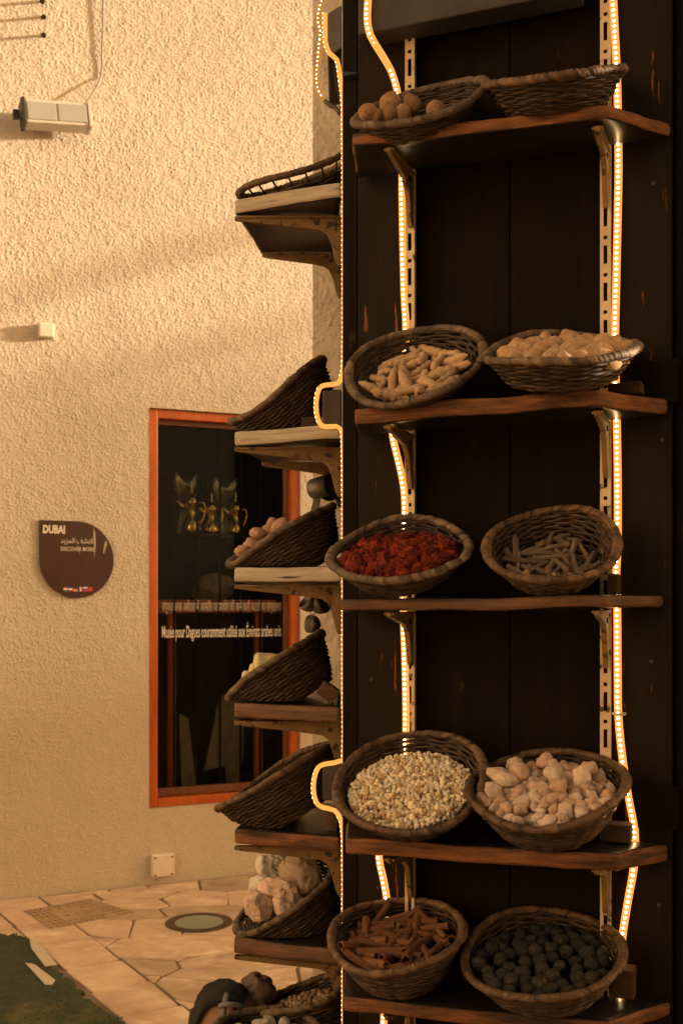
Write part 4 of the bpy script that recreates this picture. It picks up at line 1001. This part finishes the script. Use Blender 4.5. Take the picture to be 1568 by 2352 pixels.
# turmeric
def finger(seed, L=.075, r=.011, m=None):
    r_ = random.Random(seed); n = 16; pts = []; bend = r_.uniform(-.4,.4); b2 = r_.uniform(-.25,.25)
    for k in range(n):
        t = k/(n-1)-.5; pts.append(Vector((t*L, bend*L*(t*t)*1.4, b2*L*t*t)))
    ph = r_.random()*6
    mb = MB(); mb.tube(pts, lambda k: r*(max(.12, 1-abs(2*k/(n-1)-1)**4))*(1+.13*sin(k*1.9+ph)+.10*sin(k*.8+ph)), 8)
    if r_.random() < .2:
        q = pts[r_.randint(4,10)]; d = Vector((r_.uniform(-.4,.4),1,.3)).normalized(); mb.tube([q, q+d*r*1.3, q+d*r*2.2, q+d*r*2.6], lambda k: (.8*r,.8*r,.72*r,.4*r)[k], 7)
    me = mb.mesh('turmeric_finger')
    me.materials.append(m); me.polygons.foreach_set('use_smooth',[True]*len(me.polygons)); me['shaded'] = 1
    return me
fing = [finger(s, .072+.011*(s % 3), .0100, M['turmeric']) for s in range(7)]
TL = ('dried turmeric finger in the left basket on the second shelf','turmeric root','turmeric fingers')
scatter('A2', fing, bp('A2',.019,41,nmax=70,front_d=.024,back_d=.62,heap=.006), 'turmeric_finger', *TL, .85, 1.15, 1, flat=True)
scatter('A2', fing, bp('A2',.030,42,nmax=26,front_d=.012,back_d=.60,heap=.012), 'turmeric_finger', *TL, .9, 1.25, 2, flat=True)
gin = [lump_mesh('ginger_lump', 3, .17, 1.5, s+9, (1.25,.95,.85), M['ginger'], pinch=.25) for s in range(6)]
scatter('B2', gin, bp('B2',.031,43,nmax=60,front_d=.012,back_d=.02,heap=.004), 'ginger_lump', 'pale lumpy dried ginger in the right basket on the second shelf', 'ginger', 'dried ginger lumps', .021,.030, 3)
red = [lump_mesh('red_blossom', 4, .45, 2.7, s+30, (1,1,.85), M[('red','red_orange','red','red_orange','red','red_dark')[s]], pinch=.2) for s in range(6)]
scatter('A3', red, bp('A3',.0185,44,nmax=150,front_d=.010,back_d=.40,heap=.020), 'red_blossom', 'crumpled dark red dried blossom in the middle shelf basket', 'dried blossom', 'red dried blossoms', .0112,.0185, 4)
def twig(seed):
    r_ = random.Random(seed); L = r_.uniform(.06,.115); r = r_.uniform(.0042,.0068); n = 9; a_, b_2 = r_.uniform(-.035,.035), r_.uniform(-.035,.035)
    mb = MB(); pts = [Vector(((k/(n-1)-.5)*L, a_*L*sin(k*.9), b_2*L*sin(k*.7+1))) for k in range(n)]
    mb.tube(pts, lambda k: r*(1+.15*sin(k*2.1+seed)), 7); mb.m[-1] = 1; mb.m[-2] = 1
    me = mb.mesh('twig'); me.materials.append(M['stick']); me.materials.append(M['stick_end'])
    return me
tw = [twig(s) for s in range(8)]
WL = ('grey brown cut twig in the right basket on the middle shelf','twig','cut twigs')
scatter('B3', tw, bp('B3',.012,45,nmax=80,front_d=.028,back_d=.5,heap=.0), 'cut_twig', *WL, .9,1.1, 5, flat=True)
scatter('B3', tw, bp('B3',.018,46,nmax=36,front_d=.018,back_d=.46,heap=.006,ymax=.8), 'cut_twig', *WL, .9,1.2, 6, flat=True)
grain = [lump_mesh('resin_grain', 2, .42, 1.9, s+50, ((1.25,1,1.1,1.3,.9,1,1.2,1)[s],.85,.8), M[('resin','grain_pale','grain_pale','grain_pale','grain_amber','grain_pale','resin','grain_pale')[s]]) for s in range(8)]
for me in grain: me.polygons.foreach_set('use_smooth', [False]*len(me.polygons))
gp = bp('A4',.0088,47,nmax=900,front_d=.010,back_d=.42,heap=.022)
c, rot, R, Hd, rb = BK['A4']
scatter('A4', grain, gp[:300], 'resin_grain', 'small pale yellow resin grain heaped in the fourth shelf basket', 'resin grain', 'yellow resin grains', .0048,.0088, 7)
hp = MB(); r_ = random.Random(8); w = Matrix.Translation(c) @ rot.to_4x4()
gsrc = [(np.array([v.co[:] for v in me.vertices]), [tuple(p.vertices) for p in me.polygons]) for me in grain]
lo = [p+Vector((0,0,-.006)) for p in bp('A4',.0090,48,nmax=750,front_d=.014,back_d=.42,heap=.022)]
for p in gp[300:]+lo:
    vv, ff = r_.choice(gsrc); s = r_.uniform(.0046,.0086); Rm = Euler((r_.uniform(0,6),r_.uniform(0,6),r_.uniform(0,6))).to_matrix(); i = len(hp.v)
    hp.v += [w @ (p + Rm @ Vector(v)*s) for v in vv]; hp.f += [tuple(i+x for x in f) for f in ff]; hp.m += [r_.choice((0,1,1,1,1,2))]*len(ff)
tag(hp.build('resin_heap', [M['resin'],M['grain_pale'],M['grain_amber']], None, False), 'rest of the pale yellow resin grain heap in its basket', 'resin', None, 'stuff')
big = [lump_mesh('resin_lump', 3, .36, 1.15, s+70, ((1.0,1.3,1.1,1.5,.9,1.2,1.0,1.4)[s],.9,(.8,.9,1.0,.8,.9,1.1,.85,.9)[s]), M[('resin_pink','resin_white','resin_pink','resin_white','resin_amber','resin_pink','resin_white','resin_pink')[s]], pinch=.12) for s in range(8)]
RL = ('pinkish resin lump in the right basket on the fourth shelf','resin lump','pink resin lumps')
scatter('B4', big, bp('B4',.030,57,nmax=40,front_d=.034,back_d=.26,heap=.020), 'resin_lump', *RL, .014,.021, 17)
scatter('B4', big, bp('B4',.022,49,nmax=120,front_d=.012,back_d=.26,heap=.026,edge=.3), 'resin_lump', *RL, .011,.019, 9)
scatter('B4', big, bp('B4',.018,50,nmax=60,front_d=.006,back_d=.30,heap=.022), 'resin_lump', *RL, .008,.014, 10)
scatter('B4', big, [p for p in bp('B4',.042,51,nmax=14,front_d=-.010,back_d=.26,heap=.026) if p.y > -.05], 'resin_lump', *RL, .014,.023, 11)
def quill(seed):
    r_ = random.Random(seed); L = r_.uniform(.085,.130); R0 = r_.uniform(.0075,.0125); n = 7; K = 14; th = .0016; turns = r_.uniform(1.1,1.5)
    mb = MB()
    for k in range(n):
        x = (k/(n-1)-.5)*L; tw_ = .15*sin(k+seed)
        for side in (0,1):
            for j in range(K):
                t = j/(K-1); an = t*turns*2*pi+tw_; rr = R0*(1-.30*t)-(th if side else 0)
                mb.v.append(Vector((x+.0015*noise.noise(Vector((j,seed,k))), rr*cos(an), rr*sin(an))))
    st = 2*K
    for k in range(n-1):
        for j in range(K-1):
            mb.f.append((k*st+j, k*st+j+1, (k+1)*st+j+1, (k+1)*st+j)); mb.m.append(0)
            mb.f.append((k*st+K+j, k*st+K+j+1, (k+1)*st+K+j+1, (k+1)*st+K+j)); mb.m.append(0)
        for j in (0,K-1): mb.f.append((k*st+j, (k+1)*st+j, (k+1)*st+K+j, k*st+K+j)); mb.m.append(0)
    for k in (0,n-1):
        for j in range(K-1): mb.f.append((k*st+j, k*st+j+1, k*st+K+j+1, k*st+K+j)); mb.m.append(0)
    me = mb.mesh('cinnamon_quill'); me.materials.append(M['cinnamon'])
    return me
qu = [quill(s) for s in range(7)]
QL = ('rolled cinnamon quill in the left basket on the lowest shelf','cinnamon','cinnamon quills')
scatter('A5', qu, bp('A5',.022,52,nmax=60,front_d=.034,back_d=.2,heap=.0), 'cinnamon_quill', *QL, .8,1.0, 12, flat=True)
scatter('A5', qu, bp('A5',.024,53,nmax=50,front_d=.014,back_d=.15,heap=.008), 'cinnamon_quill', *QL, .8,1.05, 13, flat=True)
lim = [lump_mesh('black_lime', 4, .11, 1.9, s+90, (1,1,.92), M['black_lime'], pinch=.10) for s in range(5)]
scatter('B5', lim, bp('B5',.0275,54,nmax=130,front_d=.008,back_d=.30,heap=.012,edge=.28), 'black_lime', 'small dark dried lime in the right basket on the lowest shelf', 'dried lime', 'black dried limes', .0132,.0192, 14)

# side shelf goods
pu = [lump_mesh('pumice_piece', 3, .16, 1.3, s+120, (1.2,1,.8), M['pumice']) for s in range(4)]
for i, (u, v, r) in enumerate(((565,1268,15),(588,1258,16),(605,1242,17),(598,1226,14),(625,1228,18),(640,1240,17),(650,1212,18),(632,1206,12),(575,1258,12))):
    D = 2.82; put('pumice_piece', pu[i % 4], Matrix.Translation(P(u-6,v-1,D+.02*(i % 3))) @ Euler((i,i*2,i*3)).to_matrix().to_4x4() @ Matrix.Scale(r*1.2/F*D,4), 'pinkish rounded pumice piece showing over the side basket rim', 'pumice', 'pumice pieces')
for i, (u, v, u2, v2, r, lab) in enumerate(((583,1524,668,1530,26,'topmost pale yellow soap cylinder lying over the side basket rim'),(556,1560,626,1560,20,'lower pale yellow soap cylinder behind the basket rim'),(573,1541,640,1546,19,'middle pale yellow soap cylinder wedged between the others'),(550,1580,606,1580,14,'lowest pale yellow soap piece at the basket lip'))):
    D = 2.82+.02*(i % 2); a, b = P(u,v,D), P(u2,v2,D+.02); rr = r/F*D; mb = MB(); N = 12; pts = [a+(b-a)*(k/(N-1)) for k in range(N)]
    mb.tube(pts, lambda k: rr*(1-.16*(abs(2*k/(N-1)-1))**8)*(1+.03*sin(k*1.7+i)), 18); o = mb.build('soap_cylinder', M['loofah'], None, True); tag(o, lab, 'soap', 'soap cylinders'); 
    bv = o.modifiers.new('edge','BEVEL'); bv.width = .006; bv.segments = 3; bv.limit_method = 'ANGLE'
def rocks(lst):
    for i, (u, v, ru, rv, D, mk, lab, nm) in enumerate(lst):
        me = rock_mesh(nm, 60+i*7, (1.2*ru/F*D, 1.1*min(ru,rv)/F*D, 1.2*rv/F*D), M[mk], 4, 9)
        put(nm, me, Matrix.Translation(P(u,v,D)) @ Euler((0,.25*sin(i*2.0),0)).to_matrix().to_4x4(), lab, 'rock', 'rocks in the side basket')
rocks([(598,2080,32,32,2.80,'rose_rock','front pink quartz rock at the low basket lip','quartz_rock'),(640,2048,40,32,2.82,'rose_rock','pink quartz rock behind the front one','quartz_rock'),(662,2078,42,40,2.80,'rose_rock','pale peaked pink quartz rock along the near rim','quartz_rock'),(692,2008,46,50,2.86,'tan_rock','large tan rock with a dark top on the side basket','tan_rock'),(632,1996,40,44,2.98,'grey_rock','pale grey rough rock behind the tan rock','grey_rock'),(612,2030,36,24,3.00,'grey_rock','low pale crumbly rock left of the tan rock','grey_rock')])
pb = [lump_mesh('pebble', 2, .15, 1.4, s+140, (1.1,.9,.7), M['pebble']) for s in range(5)]
scatter('L7', pb, bp('L7',.0125,55,nmax=170,front_d=.020,back_d=.25,heap=.014), 'pebble', 'small mixed pebble in the bottom side basket', 'pebble', 'mixed pebbles', .006,.012, 15)
scatter('L8', [rock_mesh('pale_stone', s+200, (1,.8,.7), M['grey_rock'], 2, 8) for s in range(4)], bp('L8',.035,56,nmax=22,front_d=.008,back_d=.2,heap=.012), 'pale_stone', 'pale grey stone in the basket cut by the lower edge', 'stone', 'pale stones', .018,.030, 16)
# propping blocks
def block(u0,u1,v0,v1,off,dep,label,m='block_wood',side=None,ang=0):
    mb = MB()
    if side is None:
        a, b = front(u0,off), front(u1,off); z0, z1 = fz(v1,a.y), fz(v0,a.y); ax_, ay_ = D1, D2; c = (a+b)/2; hw = (b-a).length/2
    else:
        a, b = P(u0,v1,side), P(u1,v1,side); z0, z1 = a.z, fz(v0,side); ax_, ay_ = (b-a).normalized(), Vector((0,1,0)); c = (a+b)/2; c.z = 0; hw = (b-a).length/2
    X = ax_*cos(ang)+UP*sin(ang); Z = UP*cos(ang)-ax_*sin(ang)
    mb.obox(Vector((c.x,c.y,(z0+z1)/2))+ay_*dep/2, X, ay_, Z, hw, dep/2, (z1-z0)/2); o = mb.build('wooden_block', M[m], bevel=.004); tag(o, label, 'wooden block', 'wooden props under the baskets')
block(1395,1474,880,907,.07,.05,'ribbed grey wooden block under the ginger basket')
block(1380,1447,1893,1934,.07,.05,'wooden block propping the pink resin basket')
block(1398,1456,2226,2292,.06,.05,'upright wooden block beside the black lime basket')
block(1395,1420,1318,1366,.06,.05,'dark wooden block behind the twig basket')
block(692,738,957,981,None,.05,'small brown wooden block on the second side shelf',side=2.72)
block(731,776,1574,1608,None,.06,'tilted wooden block on the fourth side shelf',side=2.70,ang=-.6)
block(750,769,1862,1911,None,.03,'upright wooden block on the fifth side shelf',side=2.70)
block(752,772,1254,1290,None,.04,'small worn wooden block on the third side shelf',m='pale_wood',side=2.68,ang=-.5)

# hanging tins and scoop
sc = empty('metal_scoop', P(728,1115,3.0), 'grey metal scoop hanging by its handle behind the third side basket', 'scoop')
mb = MB(); ax_ = Vector((.75,-.5,.12)).normalized(); mb.lathe([(.001,0),(.026,0),(.028,.004),(.031,.062),(.029,.062),(.026,.006),(.001,.005)], 24, P(716,1124,3.0), ax_); mb.build('cup', M['tin'], sc, True)
mb = MB(); a, b = P(731,1135,2.99), P(721,1176,2.98); s_ = Vector((.011,0,0)); mb.hexa([b-s_, b+s_, b+s_+Vector((0,.004,0)), b-s_+Vector((0,.004,0))], [a-s_*.8, a+s_*.8, a+s_*.8+Vector((0,.004,0)), a-s_*.8+Vector((0,.004,0))]); mb.build('handle', M['tin'], sc, bevel=.001)
mb = MB(); mb.lathe([(.001,0),(.020,.002),(.030,.012),(.033,.022),(.030,.022),(.018,.006),(.001,.004)], 22, P(745,1128,3.02), Vector((.5,-.8,.1))); tag(mb.build('tin_lid', M['tin'], None, True), 'dark ribbed tin lid hanging beside the scoop', 'lid')
def tin(u, v, r, axis, label):
    e = empty('hanging_tin', P(u,v,2.98), label, 'tin', 'tins hanging on rings'); s = r/F*2.98
    mb = MB(); mb.lathe([(.001,-s*.75),(s*.55,-s*.72),(s*.85,-s*.4),(s,.1*s),(s*1.0,s*.55),(s*.94,s*.55),(s*.90,.1*s),(.001,-s*.5)], 24, P(u,v,2.98), axis); mb.build('cup', M['tin'], e, True)
    q = P(u,v,2.98)+UP*s*1.35; mb = MB(); mb.tube([q+Vector((cos(t)*s*.32,0,sin(t)*s*.32)) for t in [2*pi*k/14 for k in range(14)]], .0014, 5, closed=True); mb.build('ring', M['wire'], e, True)
tin(710,1386,22, Vector((-.6,-.3,.55)), 'left upper grey tin cup hanging under the third side shelf')
tin(734,1388,24, Vector((.75,-.45,.3)), 'right upper dark tin cup hanging under the third side shelf')
tin(718,1434,21, Vector((-.8,-.45,.1)), 'lower tin cup hanging from the other two')

# bag and dark lump at the bottom
bag = empty('leather_bag', P(490,2420,2.78), 'tan leather bag with a dark cloth over it at the bottom of the side', 'bag')
b_ = lump_mesh('bag_body', 4, .06, 1.6, 301, (1,1,1), M['leather']); 
o = finish('body', b_, M['leather'], bag, Matrix.Translation(P(512,2372,2.80)) @ Euler((0,.35,0)).to_matrix().to_4x4() @ Matrix.Diagonal((.082,.08,.118,1)))
mb = MB(); N = 18; cl = [(432,2385),(432,2352),(438,2322),(448,2298),(462,2276),(480,2264),(505,2256),(528,2256),(546,2266),(556,2280)]
path = smooth_path([P(u+6,v+8,2.79) for u, v in cl], .012)
i0 = len(mb.v); nP = len(path); K = 17
for k, p in enumerate(path):
    t = (path[min(k+1,nP-1)]-path[max(k-1,0)]).normalized(); nn = Vector((-t.z,0,t.x)); 
    for j in range(K):
        a = j/(K-1)*1.55-.55; fold = .005*sin(j*1.9+k*.25)+.013*noise.noise(Vector((k*.22,j*.55,2)))+.006*noise.noise(Vector((k*.6,j*1.3,7)))
        mb.v.append(p+Vector((0,a*.085,0))-nn*(a*a*.030)+nn*fold - nn*(.012 if j == 0 else 0)+Vector((.0,0,-.012*max(0,-a))))
for k in range(nP-1):
    for j in range(K-1): mb.f.append((i0+k*K+j, i0+k*K+j+1, i0+(k+1)*K+j+1, i0+(k+1)*K+j)); mb.m.append(0)
o = mb.build('cloth_flap', M['black_cloth'], bag, True); s_ = o.modifiers.new('thick','SOLIDIFY'); s_.thickness = .008; s_.offset = 0
mb = MB(); mb.tube(smooth_path([P(522,2284,2.735), P(515,2310,2.715), P(512,2340,2.705), P(514,2390,2.70)], .01), .008, 8); mb.build('strap', M['strap'], bag, True)
mb = MB(); mb.tube(smooth_path([P(505,2312,2.712), P(522,2308,2.70), P(545,2310,2.71), P(562,2318,2.74)], .01), .007, 8); mb.build('strap', M['strap'], bag, True)
me = lump_mesh('dark_lump', 4, .24, 1.5, 307, (1,1,1), M['dark_lump'], pinch=.25)
put('dark_lump', me, Matrix.Translation(P(592,2285,2.85)) @ Matrix.Diagonal((.048,.045,.055,1)), 'dark brown folded lump between the bag and the pebble basket', 'lump')
